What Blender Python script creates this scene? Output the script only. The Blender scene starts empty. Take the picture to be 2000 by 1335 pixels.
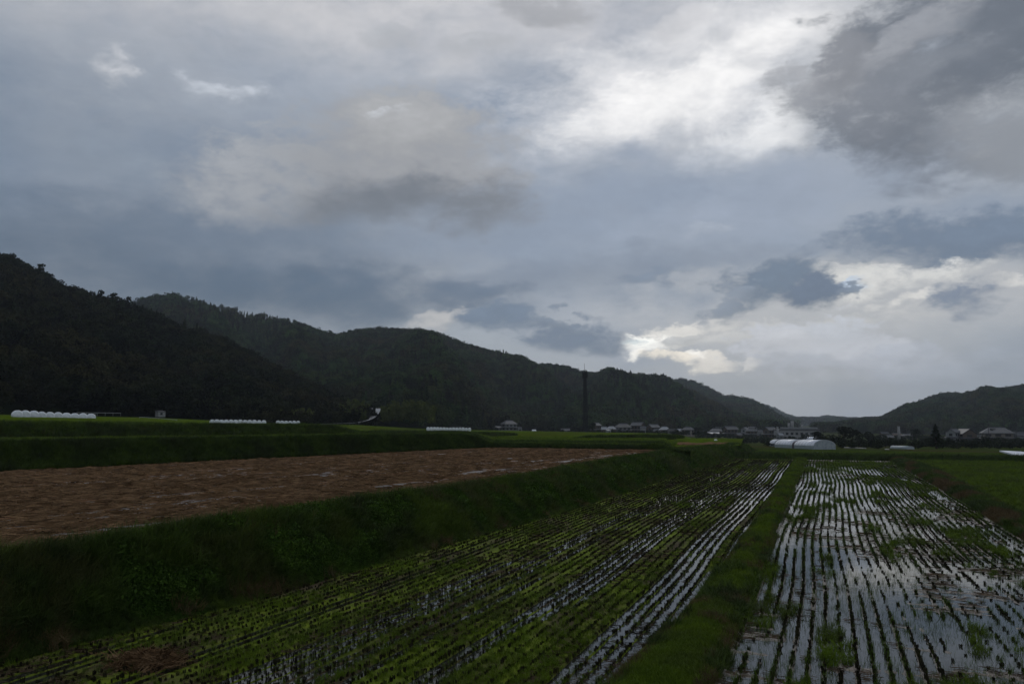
import bpy, math, random
import numpy as np
from mathutils import Vector

rng = np.random.default_rng(11)
random.seed(5)
SC = bpy.context.scene
COL = SC.collection
R = math.radians

# ------------------------------------------------------------------ camera
FPX = 28 / 36 * 2000                      # focal length in photo pixels
PITCH = math.atan((822 - 667.5) / FPX)
YAW = R(21.476)                           # the rows of the paddies run along +Y
EYE = np.array([0.0, 0.0, 5.0])
cam = bpy.data.cameras.new('camera')
cam.lens = 28; cam.sensor_width = 36
cam.clip_start = 0.3; cam.clip_end = 20000
camo = bpy.data.objects.new('camera', cam); COL.objects.link(camo)
camo.location = EYE; camo.rotation_euler = (math.pi / 2 + PITCH, 0, YAW)
SC.camera = camo


def ray(px, py, yaw=YAW):
    d = ((px - 1000) / FPX, 1.0, -(py - 667.5) / FPX)
    c, s = math.cos(PITCH), math.sin(PITCH)
    x, y, z = d[0], d[1] * c - d[2] * s, d[1] * s + d[2] * c
    c, s = math.cos(yaw), math.sin(yaw)
    return np.array([x * c - y * s, x * s + y * c, z])


def on(px, py, z):                        # point of a sight line at height z
    d = ray(px, py); return EYE + d * ((z - EYE[2]) / d[2])


def at(px, py, dist):                     # point of a sight line at ground distance dist
    d = ray(px, py); return EYE + d * (dist / math.hypot(d[0], d[1]))


def px_of(x, y):                          # bearing of a ground point, as a column at the horizon
    c, s = math.cos(-YAW), math.sin(-YAW)
    a, b = x * c - y * s, x * s + y * c
    return 1000 + FPX * (a / np.maximum(b, 1e-3)) / math.cos(PITCH)


def lin(c):
    return tuple((v / 12.92 if v <= .04045 else ((v + .055) / 1.055) ** 2.4) for v in (x / 255 for x in c))


# ------------------------------------------------------------------ sky, sun, exposure
SUN_EL, SUN_AZ = R(40), R(12.5)           # azimuth to the right of the camera axis
sun_dir_az = SUN_AZ - YAW                 # clockwise from +Y
world = bpy.data.worlds.new('World'); SC.world = world; world.use_nodes = True
wt = world.node_tree; wt.nodes.clear()


def nd(t, typ, **kw):
    n = t.nodes.new(typ)
    for k, v in kw.items():
        if k == 'ins':
            for i, val in v.items():
                if hasattr(val, 'links') or isinstance(val, bpy.types.NodeSocket): t.links.new(val, n.inputs[i])
                else: n.inputs[i].default_value = val
        else: setattr(n, k, v)
    return n


def math_(t, op, a, b=None, clamp=False):
    n = nd(t, 'ShaderNodeMath', operation=op, use_clamp=clamp, ins={0: a})
    if b is not None:
        if isinstance(b, bpy.types.NodeSocket): t.links.new(b, n.inputs[1])
        else: n.inputs[1].default_value = b
    return n.outputs[0]


def mixc(t, f, a, b):
    n = nd(t, 'ShaderNodeMix', data_type='RGBA')
    for i, v in ((0, f), (6, a), (7, b)):
        if isinstance(v, bpy.types.NodeSocket): t.links.new(v, n.inputs[i])
        elif i == 0: n.inputs[0].default_value = v
        else: n.inputs[i].default_value = (*v[:3], 1)
    return n.outputs[2]


def maprange(t, v, a, b, c=0.0, d=1.0, smooth=True):
    return nd(t, 'ShaderNodeMapRange', interpolation_type='SMOOTHSTEP' if smooth else 'LINEAR', clamp=True,
              ins={0: v, 1: a, 2: b, 3: c, 4: d}).outputs[0]


tc = nd(wt, 'ShaderNodeTexCoord')
rot = nd(wt, 'ShaderNodeVectorRotate', rotation_type='Z_AXIS', ins={0: tc.outputs['Generated'], 'Angle': -YAW})
sep = nd(wt, 'ShaderNodeSeparateXYZ', ins={0: rot.outputs[0]})
az = math_(wt, 'ARCTAN2', sep.outputs[0], sep.outputs[1])
el = math_(wt, 'ARCSINE', sep.outputs[2])
base_p = nd(wt, 'ShaderNodeCombineXYZ', ins={0: az, 1: el, 2: 1.0}).outputs[0]
stretch = nd(wt, 'ShaderNodeVectorMath', operation='MULTIPLY', ins={0: rot.outputs[0], 1: (1, 1, 2.0)}).outputs[0]


def wnoise(scale, detail, rough, off, dist=0.0):
    v = nd(wt, 'ShaderNodeVectorMath', operation='ADD', ins={0: stretch, 1: (off, off * .7, off * .3)}).outputs[0]
    return nd(wt, 'ShaderNodeTexNoise', ins={'Vector': v, 'Scale': scale, 'Detail': detail, 'Roughness': rough, 'Distortion': dist})


warpn = wnoise(5.5, 4, .55, 3.1)
wv = nd(wt, 'ShaderNodeVectorMath', operation='SUBTRACT', ins={0: warpn.outputs[1], 1: (.5, .5, .5)}).outputs[0]
wv = nd(wt, 'ShaderNodeVectorMath', operation='MULTIPLY', ins={0: wv, 1: (.16, .085, 0)}).outputs[0]
fw = nd(wt, 'ShaderNodeVectorMath', operation='SUBTRACT', ins={0: wnoise(21, 5, .6, 5.2).outputs[1], 1: (.5, .5, .5)}).outputs[0]
fw = nd(wt, 'ShaderNodeVectorMath', operation='MULTIPLY', ins={0: fw, 1: (.06, .042, 0)}).outputs[0]
warp_p = nd(wt, 'ShaderNodeVectorMath', operation='ADD', ins={0: base_p, 1: wv}).outputs[0]
warp_p = nd(wt, 'ShaderNodeVectorMath', operation='ADD', ins={0: warp_p, 1: fw}).outputs[0]
edge = wnoise(11, 7, .64, 7.7, .2).outputs[0]
edge = math_(wt, 'MULTIPLY', math_(wt, 'SUBTRACT', edge, .5), 3.4)
puff = wnoise(30, 6, .66, 1.3, .3).outputs[0]
puff = math_(wt, 'MULTIPLY', math_(wt, 'SUBTRACT', puff, .5), 3.4)
broad = wnoise(3.2, 4, .5, 11.0).outputs[0]

# cloud deck: even grey with broad unevenness all round, then cloud masses (bearing, height, size, turn, colour, cover, softness, raggedness, fine)
sky_col = mixc(wt, maprange(wt, broad, .3, .7), lin((130, 143, 161)), lin((174, 178, 184)))
MASSES = [
    # broad tone
    (-150, 420, 900, 420, 0, (106, 120, 138), .9, 1.0, .25, 0),
    (280, 620, 760, 220, 0, (74, 90, 108), .95, .9, .25, 0),
    (640, 480, 560, 150, 4, (104, 117, 134), .8, .9, .25, 0),
    (420, 20, 620, 150, 2, (186, 186, 189), .85, .9, .4, 0),
    (950, 70, 560, 150, 4, (202, 201, 203), .85, .9, .4, 0),
    (560, 190, 420, 80, -4, (160, 167, 178), .6, .9, .5, 0),
    (1330, 190, 500, 150, 12, (222, 222, 224), .95, .8, .45, 0),
    (1340, 180, 350, 64, 14, (248, 247, 246), .92, .9, .6, 0),
    (1500, 265, 160, 70, 20, (238, 238, 238), .7, .7, .6, .1),
    (1180, 430, 560, 130, 5, (136, 148, 166), .92, .7, .35, 0),
    (1560, 400, 420, 100, 10, (150, 160, 176), .85, .8, .35, 0),
    (1130, 560, 520, 70, 3, (120, 131, 147), .85, .8, .35, 0),
    (1700, 640, 560, 130, 2, (176, 178, 181), 1.0, .6, .4, 0),
    (1500, 770, 560, 70, 0, (166, 169, 172), .85, .9, .3, 0),
    (1950, 720, 300, 80, 0, (150, 157, 166), .7, .9, .4, 0),
    (940, 690, 260, 60, -10, (150, 157, 165), .85, .7, .4, .1),
    # warm grey cloud on the left
    (550, 345, 200, 85, 3, (152, 155, 160), .95, .5, .5, .4),
    (800, 325, 250, 105, -3, (146, 148, 152), 1.0, .5, .5, .35),
    (800, 255, 110, 60, 0, (158, 159, 161), .95, .4, .5, .5),
    (800, 400, 230, 55, 4, (100, 106, 114), .95, .8, .5, .3),
    (200, 330, 150, 60, -10, (134, 143, 154), .5, .8, .5, .1),
    # low dark bands above the left hills
    (620, 585, 380, 66, 0, (74, 91, 110), .85, .9, .4, .1),
    (930, 580, 140, 30, 2, (88, 103, 122), .75, .7, .5, .1),
    # big dark cloud top right
    (1950, 110, 290, 180, 15, (102, 109, 118), 1.0, .7, .75, .3),
    (1700, 150, 135, 50, 10, (136, 139, 145), .9, .5, .7, .35),
    (1790, 262, 130, 85, 10, (98, 104, 113), 1.0, .7, .6, .4),
    (1985, 290, 110, 50, 0, (126, 130, 136), .8, .6, .5, .2),
    (1915, 235, 90, 45, 15, (160, 163, 168), .75, 1.2, .8, .5),
    (1970, 30, 230, 110, 0, (94, 101, 111), .95, .9, .7, .4),
    (1850, 160, 100, 48, 20, (126, 131, 139), .6, .9, .9, .7),
    (1940, 170, 80, 40, 10, (88, 95, 105), .7, .9, .9, .6),
    (1740, 215, 70, 40, 10, (122, 126, 134), .6, .9, .9, .7),
    # band right, flat lower edge
    (1890, 440, 210, 62, 8, (128, 139, 155), .7, .7, .5, .15),
    (1880, 490, 220, 56, -2, (102, 116, 134), 1.0, .5, .6, .45),
    # bright breaks
    (1790, 560, 210, 24, 5, (214, 213, 209), .8, .6, 1.0, .6),
    (1880, 590, 150, 12, 4, (224, 221, 215), .7, .6, .9, .6),
    (1600, 560, 110, 16, 8, (205, 204, 200), .6, .5, .9, .5),
    (1290, 648, 135, 22, 6, (216, 213, 207), .85, .55, .9, .5),
    (1238, 672, 62, 28, 10, (250, 248, 243), .9, .8, .9, .9),
    (1222, 662, 34, 20, 0, (255, 255, 250), 1.0, .3, .6, .6),
    (1210, 657, 22, 9, 0, (196, 208, 212), .8, .5, .3, .3),
    (1380, 705, 90, 17, -6, (226, 220, 210), .75, .5, .9, .9),
    (1345, 698, 32, 16, 0, (250, 246, 238), .85, .6, .9, 1.0),
    (1507, 712, 36, 14, 28, (236, 231, 222), .85, .8, .9, 1.0),
    (860, 628, 75, 15, 6, (188, 186, 184), .75, .6, .7, .3),
    (1640, 573, 45, 8, 3, (170, 190, 214), .7, .5, .5, .4),
    (1570, 645, 260, 12, 3, (198, 197, 194), .5, .6, .9, .3),
    (1268, 694, 40, 13, 10, (156, 160, 165), .8, .6, .8, .9),
    (1318, 664, 46, 12, 4, (184, 184, 182), .8, .7, .8, .9),
    (1216, 690, 26, 8, 20, (250, 247, 240), .8, .7, .8, .9),
    # cumulus over the valley mouth
    (1605, 690, 105, 52, 0, (184, 187, 194), 1.0, .3, .4, .8),
    (1640, 655, 48, 24, 0, (182, 186, 193), .8, .3, .3, .7),
    (1560, 668, 40, 22, 0, (188, 190, 195), .8, .3, .3, .7),
    (1620, 720, 110, 20, 0, (150, 156, 166), .6, .8, .3, .3),
    (1760, 705, 80, 22, 0, (166, 171, 181), .7, .4, .4, .6),
    (1860, 725, 150, 26, 0, (152, 159, 170), .6, .6, .4, .4),
    # scud
    (1490, 570, 105, 36, 10, (100, 114, 131), 1.0, .5, .7, .55),
    (1590, 588, 52, 22, 5, (94, 107, 125), 1.0, .5, .7, .6),
    (1912, 600, 52, 28, 0, (116, 127, 144), 1.0, .5, .7, .6),
    (1290, 550, 55, 16, 0, (112, 125, 142), .8, .6, .5, .25),
    (965, 630, 72, 20, 0, (102, 116, 134), 1.0, .5, .5, .5),
    (1128, 662, 78, 34, 4, (104, 117, 135), 1.0, .4, .5, .5),
    (1090, 634, 48, 15, 0, (110, 122, 138), .9, .4, .5, .4),
    (1370, 455, 42, 15, 0, (158, 166, 178), .6, .6, .6, .45),
    (1055, 12, 75, 30, 0, (150, 152, 157), .85, .5, .6, .4),
    (770, 88, 62, 24, 0, (164, 167, 172), .75, .6, .7, .4),
    (930, 100, 80, 22, 6, (162, 165, 170), .65, .6, .7, .4),
    (1315, 45, 52, 28, 0, (186, 187, 191), .7, .6, .7, .4),
    (1415, 590, 45, 16, 12, (128, 138, 152), .8, .4, .7, .6),
    (1660, 578, 22, 8, 0, (110, 122, 138), .9, .3, .5, .5),
    (1330, 655, 60, 10, 4, (170, 172, 174), .7, .4, .8, .6),
    (1290, 700, 50, 14, -8, (236, 228, 214), .85, .35, .9, .9),
    (1690, 120, 60, 40, 30, (122, 125, 131), .8, .5, .8, .5),
    (1600, 140, 60, 22, 5, (158, 160, 165), .8, .5, .8, .6),
    (1840, 60, 90, 30, 25, (150, 153, 159), .7, .6, .8, .5),
    # small bright torn edges on the left
    (212, 135, 26, 34, 0, (205, 205, 207), .6, 1.6, .8, 1.0),
    (400, 166, 80, 12, -8, (196, 201, 208), .6, 1.6, .9, 1.0),
    (765, 216, 28, 8, 12, (200, 205, 212), .5, 1.6, .8, 1.0),
]
for (mx, my, rx, ry, tn, colr, cover, soft, rag, fine) in MASSES:
    if fine >= .3: rx, ry = rx * 1.18, ry * 1.22
    d = ray(mx, my, 0)
    ca, ce = math.atan2(d[0], d[1]), math.asin(d[2] / np.linalg.norm(d))
    ct, st_ = math.cos(R(tn)), math.sin(R(tn)); kx, ky = FPX / rx, FPX / ry
    du = nd(wt, 'ShaderNodeVectorMath', operation='DOT_PRODUCT', ins={0: warp_p, 1: (ct * kx, st_ * kx, -(ca * ct + ce * st_) * kx)}).outputs['Value']
    dv = nd(wt, 'ShaderNodeVectorMath', operation='DOT_PRODUCT', ins={0: warp_p, 1: (-st_ * ky, ct * ky, (ca * st_ - ce * ct) * ky)}).outputs['Value']
    m = nd(wt, 'ShaderNodeMath', operation='MULTIPLY_ADD', ins={0: dv, 1: dv, 2: -1.25}).outputs[0]
    m = nd(wt, 'ShaderNodeMath', operation='MULTIPLY_ADD', ins={0: du, 1: du, 2: m}).outputs[0]
    m = nd(wt, 'ShaderNodeMath', operation='MULTIPLY_ADD', ins={0: edge, 1: -rag * 1.2, 2: m}).outputs[0]
    if fine: m = nd(wt, 'ShaderNodeMath', operation='MULTIPLY_ADD', ins={0: puff, 1: -fine * 1.3, 2: m}).outputs[0]
    up = nd(wt, 'ShaderNodeMath', operation='MULTIPLY_ADD', use_clamp=True, ins={0: dv, 1: .33, 2: .66}).outputs[0]
    m = math_(wt, 'MULTIPLY', m, up)           # crisp crown, soft base
    al_ = maprange(wt, m, 0, -.45 - soft * .85, 0, cover)
    sky_col = mixc(wt, al_, sky_col, lin(colr))
    if fine:                                    # lit crown, greyer base
        vol = nd(wt, 'ShaderNodeMath', operation='MULTIPLY_ADD', ins={0: m, 1: -.14, 2: -.07}).outputs[0]
        vol = nd(wt, 'ShaderNodeMath', operation='MULTIPLY_ADD', ins={0: dv, 1: .08, 2: vol}).outputs[0]
        kv = nd(wt, 'ShaderNodeMath', operation='MULTIPLY_ADD', ins={0: vol, 1: al_, 2: 1.0}).outputs[0]
        sky_col = nd(wt, 'ShaderNodeVectorMath', operation='SCALE', ins={0: sky_col, 'Scale': kv}).outputs[0]
# cloud grain
gr = nd(wt, 'ShaderNodeMath', operation='MULTIPLY_ADD', ins={0: edge, 1: .055, 2: 1.0}).outputs[0]
gr = nd(wt, 'ShaderNodeMath', operation='MULTIPLY_ADD', ins={0: puff, 1: .05, 2: gr}).outputs[0]
gr10 = math_(wt, 'MULTIPLY', gr, 10.0)
cl = nd(wt, 'ShaderNodeVectorMath', operation='SCALE', ins={0: sky_col, 'Scale': gr10}).outputs[0]
nish = nd(wt, 'ShaderNodeTexSky', sky_type='NISHITA', sun_disc=False, sun_elevation=SUN_EL, sun_rotation=sun_dir_az)
full = mixc(wt, .97, nish.outputs[0], cl)
bg = nd(wt, 'ShaderNodeBackground', ins={0: full, 1: 0.1})
wo = nd(wt, 'ShaderNodeOutputWorld', ins={0: bg.outputs[0]})

sun = bpy.data.lights.new('sun', 'SUN'); sun.energy = 0.5; sun.angle = R(20); sun.color = (1, .95, .88)
suno = bpy.data.objects.new('sun', sun); COL.objects.link(suno)
suno.rotation_euler = (math.pi / 2 - SUN_EL, 0, math.pi - sun_dir_az)
vs = SC.view_settings
SC.display_settings.display_device = 'sRGB'
vs.view_transform = 'Standard'; vs.look = 'None'; vs.exposure = 0.12; vs.gamma = 1; vs.use_curve_mapping = False
SC.cycles.use_denoising = True
SC.cycles.adaptive_threshold = .012; SC.cycles.adaptive_min_samples = 16
world.cycles.sampling_method = 'MANUAL'; world.cycles.sample_map_resolution = 1024
SC.cycles.max_bounces = 6; SC.cycles.diffuse_bounces = 3; SC.cycles.glossy_bounces = 3; SC.cycles.transparent_max_bounces = 6


# ------------------------------------------------------------------ helpers
def hash2(ix, iy, seed):
    n = (ix.astype(np.int64) * 374761393 + iy.astype(np.int64) * 668265263 + seed * 974711) & 0x7fffffff
    n = (n ^ (n >> 13)) * 1274126177 & 0x7fffffff
    return ((n ^ (n >> 16)) & 0xffff) / 65535.0


def vnoise(x, y, seed=0):
    x, y = np.broadcast_arrays(np.asarray(x, float), np.asarray(y, float))
    ix, iy = np.floor(x), np.floor(y); fx, fy = x - ix, y - iy
    fx, fy = fx * fx * (3 - 2 * fx), fy * fy * (3 - 2 * fy)
    a, b = hash2(ix, iy, seed), hash2(ix + 1, iy, seed)
    c, d = hash2(ix, iy + 1, seed), hash2(ix + 1, iy + 1, seed)
    return (a * (1 - fx) + b * fx) * (1 - fy) + (c * (1 - fx) + d * fx) * fy


def fbm(x, y, seed=0, oct=4, gain=.5):
    s, a, t = 0, 1, 0
    for o in range(oct):
        s = s + a * vnoise(np.asarray(x) * 2 ** o + o * 17.3, np.asarray(y) * 2 ** o - o * 9.1, seed + o); t += a; a *= gain
    return s / t


def sstep(a, b, x):
    t = np.clip((np.asarray(x) - a) / (b - a), 0, 1); return t * t * (3 - 2 * t)


def tag(o, label=None, cat=None, group=None, kind=None):
    if label: o['label'] = label
    if cat: o['category'] = cat
    if group: o['group'] = group
    if kind: o['kind'] = kind
    return o


def me_from(name, v, f, mat=None, smooth=False):
    me = bpy.data.meshes.new(name)
    v = np.asarray(v, np.float32).reshape(-1, 3)
    if isinstance(f, np.ndarray):
        k = f.shape[1]
        me.vertices.add(len(v)); me.vertices.foreach_set('co', v.ravel())
        me.loops.add(f.size); me.loops.foreach_set('vertex_index', f.ravel().astype(np.int32))
        me.polygons.add(len(f)); me.polygons.foreach_set('loop_start', np.arange(0, f.size, k, dtype=np.int32))
        me.update(calc_edges=True)
    else:
        me.from_pydata(v.tolist(), [], f); me.update()
    if mat: me.materials.append(mat)
    if smooth: me.polygons.foreach_set('use_smooth', np.ones(len(me.polygons), bool))
    return me


def link(name, me, parent=None, loc=(0, 0, 0), rz=0):
    o = bpy.data.objects.new(name, me); COL.objects.link(o)
    o.location = loc; o.rotation_euler = (0, 0, rz)
    if parent: o.parent = parent
    return o


def empty(name, loc, rz=0):
    return link(name, None, None, loc, rz)


def grid_faces(n, m):
    i = np.arange(n - 1)[:, None] * m + np.arange(m - 1)[None]
    return np.stack([i, i + 1, i + m + 1, i + m], -1).reshape(-1, 4)


def grid_obj(name, G, mat, smooth=True, flip=False):
    n, m = G.shape[:2]
    f = grid_faces(n, m)
    if flip: f = f[:, ::-1].copy()
    return link(name, me_from(name, G.reshape(-1, 3), f, mat, smooth))


class MB:                                 # collects boxes, prisms, tubes into one mesh
    def __init__(s): s.v, s.f = [], []
    def add(s, v, f):
        b = len(s.v); s.v += [tuple(p) for p in v]; s.f += [tuple(i + b for i in q) for q in f]; return s
    def box(s, x0, x1, y0, y1, z0, z1):
        return s.add([(x, y, z) for z in (z0, z1) for (x, y) in ((x0, y0), (x1, y0), (x1, y1), (x0, y1))],
                     [(3, 2, 1, 0), (4, 5, 6, 7), (0, 1, 5, 4), (1, 2, 6, 5), (2, 3, 7, 6), (3, 0, 4, 7)])
    def tube(s, a, b, r0, r1=None, n=6):
        r1 = r0 if r1 is None else r1
        a, b = Vector(a), Vector(b); d = (b - a).normalized()
        u = d.orthogonal().normalized(); w = d.cross(u)
        v = [p + (u * math.cos(t) + w * math.sin(t)) * r for p, r in ((a, r0), (b, r1)) for t in (2 * math.pi * k / n for k in range(n))]
        return s.add(v, [(k, (k + 1) % n, (k + 1) % n + n, k + n) for k in range(n)] + [tuple(range(n))[::-1], tuple(range(n, 2 * n))])
    def mesh(s, name, mat, smooth=False): return me_from(name, s.v, s.f, mat, smooth)
    def build(s, name, mat, parent=None, smooth=False, loc=(0, 0, 0), rz=0): return link(name, s.mesh(name, mat, smooth), parent, loc, rz)


def material(name, c1, c2, scale=3.0, rough=.8, bump=0.0, bscale=None, detail=5, c3=None, scale3=.3, spec=.3, stretch=(1, 1, 1), rnd=0.0, space='pos', lo=.35, hi=.65, trans=0.0, rot=0.0):
    m = bpy.data.materials.new(name); m.use_nodes = True; t = m.node_tree
    b = t.nodes['Principled BSDF']
    if space == 'pos': v = nd(t, 'ShaderNodeNewGeometry').outputs['Position']
    else: v = nd(t, 'ShaderNodeTexCoord').outputs['Object']
    if stretch != (1, 1, 1) or rot: v = nd(t, 'ShaderNodeMapping', vector_type='TEXTURE', ins={0: v, 2: (0, 0, rot), 3: tuple(1 / q for q in stretch)}).outputs[0]
    n = nd(t, 'ShaderNodeTexNoise', ins={'Vector': v, 'Scale': scale, 'Detail': detail, 'Roughness': .6})
    col = mixc(t, maprange(t, n.outputs[0], lo, hi), c1, c2)
    if c3:
        n3 = nd(t, 'ShaderNodeTexNoise', ins={'Vector': v, 'Scale': scale3, 'Detail': 4, 'Roughness': .6})
        col = mixc(t, maprange(t, n3.outputs[0], .42, .66), col, c3)
    if rnd:
        oi = nd(t, 'ShaderNodeObjectInfo')
        k = maprange(t, oi.outputs['Random'], 0, 1, 1 - rnd, 1 + rnd, False)
        col = nd(t, 'ShaderNodeVectorMath', operation='SCALE', ins={0: col, 'Scale': k}).outputs[0]
    t.links.new(col, b.inputs['Base Color'])
    b.inputs['Roughness'].default_value = rough; b.inputs['Specular IOR Level'].default_value = spec
    if bump:
        nb = nd(t, 'ShaderNodeTexNoise', ins={'Vector': v, 'Scale': bscale or scale * 4, 'Detail': 6, 'Roughness': .6})
        bp = nd(t, 'ShaderNodeBump', ins={'Strength': bump, 'Distance': .1, 'Height': nb.outputs[0]})
        t.links.new(bp.outputs[0], b.inputs['Normal'])
    if trans:
        tr = nd(t, 'ShaderNodeBsdfTranslucent', ins={0: col})
        mx = nd(t, 'ShaderNodeMixShader', ins={0: trans, 1: b.outputs[0], 2: tr.outputs[0]})
        t.links.new(mx.outputs[0], t.nodes['Material Output'].inputs[0])
    return m


M = {}
M['ground'] = material('meadow', (.028, .04, .010), (.042, .058, .013), .5, 1, .5, 6, c3=(.045, .042, .016), scale3=.03, spec=0)
M['bank'] = material('bank_soil', (.018, .028, .006), (.03, .046, .009), 1.2, 1, .6, 9, c3=(.04, .035, .018), scale3=.5, spec=0)
M['lawn'] = material('short_grass_soil', (.035, .062, .005), (.055, .092, .008), 1.5, 1, .5, 12, c3=(.05, .055, .012), scale3=.35, spec=0)
M['terrace'] = material('terrace_grass', (.052, .082, .007), (.074, .108, .011), .6, 1, .5, 5, c3=(.05, .066, .010), scale3=.06, stretch=(1, .25, 1), rot=R(12), spec=0)
M['far_green'] = material('green_rice', (.044, .076, .007), (.066, .104, .010), 1.0, 1, .5, 6, spec=0, c3=(.04, .055, .012), scale3=.12, stretch=(1, .12, 1))
M['blade'] = material('grass_blade', (.04, .07, .008), (.068, .105, .011), .6, .7, spec=.15, c3=(.06, .07, .02), scale3=.25, rnd=.45, trans=.25)
M['blade_bright'] = material('short_grass_blade', (.068, .112, .006), (.098, .15, .008), .8, .7, spec=.15, c3=(.06, .085, .015), scale3=.3, rnd=.35, trans=.25)
M['blade_dark'] = material('bank_grass_blade', (.028, .052, .007), (.055, .09, .012), .7, .7, spec=.15, c3=(.03, .045, .012), scale3=.3, rnd=.5, trans=.2)
M['weed_leaf'] = material('weed_leaf', (.03, .06, .010), (.052, .095, .014), .8, .8, rnd=.5, trans=.2, spec=.04)
M['dry'] = material('dry_grass_blade', (.06, .04, .016), (.095, .065, .026), 1.5, .8, rnd=.4, trans=.2)
M['stubble'] = material('rice_stubble', (.016, .015, .008), (.03, .026, .012), 3, .9, rnd=.5, spec=.1)
M['stubble_green'] = material('rice_regrowth', (.045, .08, .009), (.07, .115, .012), 1.5, .7, spec=.15, rnd=.4, trans=.25)
M['straw'] = material('straw', (.085, .05, .026), (.15, .095, .052), 2, .9, rnd=.6, spec=0)
M['straw_wet'] = material('wet_straw', (.045, .03, .019), (.085, .058, .036), 2, .8, rnd=.6, spec=.1)
M['mud_r'] = material('paddy_mud', (.03, .022, .016), (.06, .044, .032), 5, .45, .4, 25, c3=(.085, .06, .045), scale3=1.2, spec=.5)
M['mud_l'] = material('mossy_paddy_mud', (.075, .105, .008), (.125, .165, .010), 2.2, .9, .5, 20, c3=(.06, .046, .026), scale3=.9, spec=.08, stretch=(1, .35, 1))
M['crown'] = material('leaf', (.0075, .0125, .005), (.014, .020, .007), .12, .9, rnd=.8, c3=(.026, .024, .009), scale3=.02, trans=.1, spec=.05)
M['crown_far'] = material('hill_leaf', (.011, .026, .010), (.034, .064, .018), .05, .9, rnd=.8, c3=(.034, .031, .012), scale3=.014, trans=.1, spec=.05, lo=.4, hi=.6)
M['crown_near'] = material('dark_leaf', (.008, .013, .005), (.015, .022, .007), .5, .9, rnd=.4, trans=.1, spec=.05)
M['bamboo'] = material('bamboo_leaf', (.06, .075, .02), (.09, .108, .03), .3, .9, rnd=.4, trans=.2, spec=.05)
M['bark'] = material('bark', (.03, .024, .018), (.06, .048, .036), 6, .9, .4, 20)
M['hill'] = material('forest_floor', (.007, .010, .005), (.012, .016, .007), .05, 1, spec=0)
M['bale'] = material('white_wrap', (.62, .65, .68), (.74, .76, .78), 2.5, .35, .25, 6, spec=.5, space='obj')
M['road'] = material('wet_asphalt', (.16, .165, .17), (.22, .225, .23), 1.5, .25, spec=.6)
M['rail'] = material('galvanised', (.2, .21, .215), (.28, .285, .29), 3, .6)
M['film'] = material('greenhouse_film', (.62, .64, .70), (.74, .75, .80), 1.5, .35, .2, 4, spec=.5)
M['film_side'] = material('greenhouse_side_film', (.24, .28, .30), (.34, .38, .40), 2, .4, .2, 4)
M['film_gap'] = material('gap_sheet', (.05, .04, .05), (.08, .06, .07), 3, .8)  # dark sheet added to stand for the uncovered gap in the film
M['steel'] = material('steel', (.3, .31, .32), (.4, .41, .42), 3, .5)
M['dark_steel'] = material('dark_steel', (.004, .0045, .005), (.008, .0085, .009), 3, .8, spec=.1)
M['pole'] = material('pole_concrete', (.03, .03, .032), (.05, .05, .05), 4, .8)
M['sheet'] = material('plastic_sheet', (.5, .53, .6), (.68, .7, .76), .8, .3, .5, 3, stretch=(1, .2, 1), spec=.6)
M['wall_white'] = material('white_plaster', (.15, .16, .165), (.21, .22, .22), 1.5, .85)
M['wall_grey'] = material('grey_plaster', (.12, .12, .125), (.17, .17, .17), 1.5, .8)
M['wall_brown'] = material('timber_wall', (.06, .045, .035), (.10, .075, .055), 2.5, .8)
M['wall_beige'] = material('beige_plaster', (.15, .13, .11), (.2, .175, .15), 1.5, .8)
M['tile_dark'] = material('dark_roof_tile', (.028, .03, .034), (.05, .052, .057), 2, .5, .4, 8, spec=.25)
M['tile_grey'] = material('grey_roof_tile', (.055, .058, .063), (.09, .093, .1), 2, .6, .4, 8, spec=.25)
M['tin'] = material('pale_tin_roof', (.2, .21, .225), (.28, .29, .31), 2, .5, spec=.3)
M['pane'] = material('window_glass', (.015, .017, .02), (.025, .028, .03), 2, .1, spec=.6)
M['concrete'] = material('concrete', (.2, .2, .2), (.26, .26, .255), 1.5, .85)
M['pinkwall'] = material('pink_render', (.3, .23, .2), (.36, .28, .25), 1.5, .8)


def water_mat(name, col, rough, bscale, bstr):
    m = bpy.data.materials.new(name); m.use_nodes = True; t = m.node_tree; b = t.nodes['Principled BSDF']
    b.inputs['Base Color'].default_value = (*col, 1); b.inputs['Roughness'].default_value = rough
    b.inputs['IOR'].default_value = 1.34; b.inputs['Specular IOR Level'].default_value = .5
    v = nd(t, 'ShaderNodeNewGeometry').outputs['Position']
    n = nd(t, 'ShaderNodeTexNoise', ins={'Vector': v, 'Scale': bscale, 'Detail': 3})
    bp = nd(t, 'ShaderNodeBump', ins={'Strength': bstr, 'Distance': .01, 'Height': n.outputs[0]})
    t.links.new(bp.outputs[0], b.inputs['Normal'])
    return m


M['water'] = water_mat('muddy_water', (.022, .024, .018), .05, 3.5, .15)
M['puddle'] = water_mat('brown_puddle', (.07, .052, .04), .3, 5, .3)


# ------------------------------------------------------------------ ground surface
_dR = np.array([0, 118, 165, 300, 430, 800, 7000]); _zR = np.array([-.08, -.08, -.75, -3.2, -6, -7, -10])
_dL = np.array([0, 118, 200, 500, 900, 7000]); _zL = np.array([-.08, -.08, -.5, -2.5, -3, -10])


def zg(x, y):
    x, y = np.asarray(x, float), np.asarray(y, float)
    d = np.hypot(x, y)
    c, s = math.cos(-YAW), math.sin(-YAW)
    a = np.arctan2(x * c - y * s, x * s + y * c)
    k = sstep(math.atan(250 / FPX), math.atan(470 / FPX), a)
    return np.interp(d, _dL, _zL) * (1 - k) + np.interp(d, _dR, _zR) * k


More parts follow.
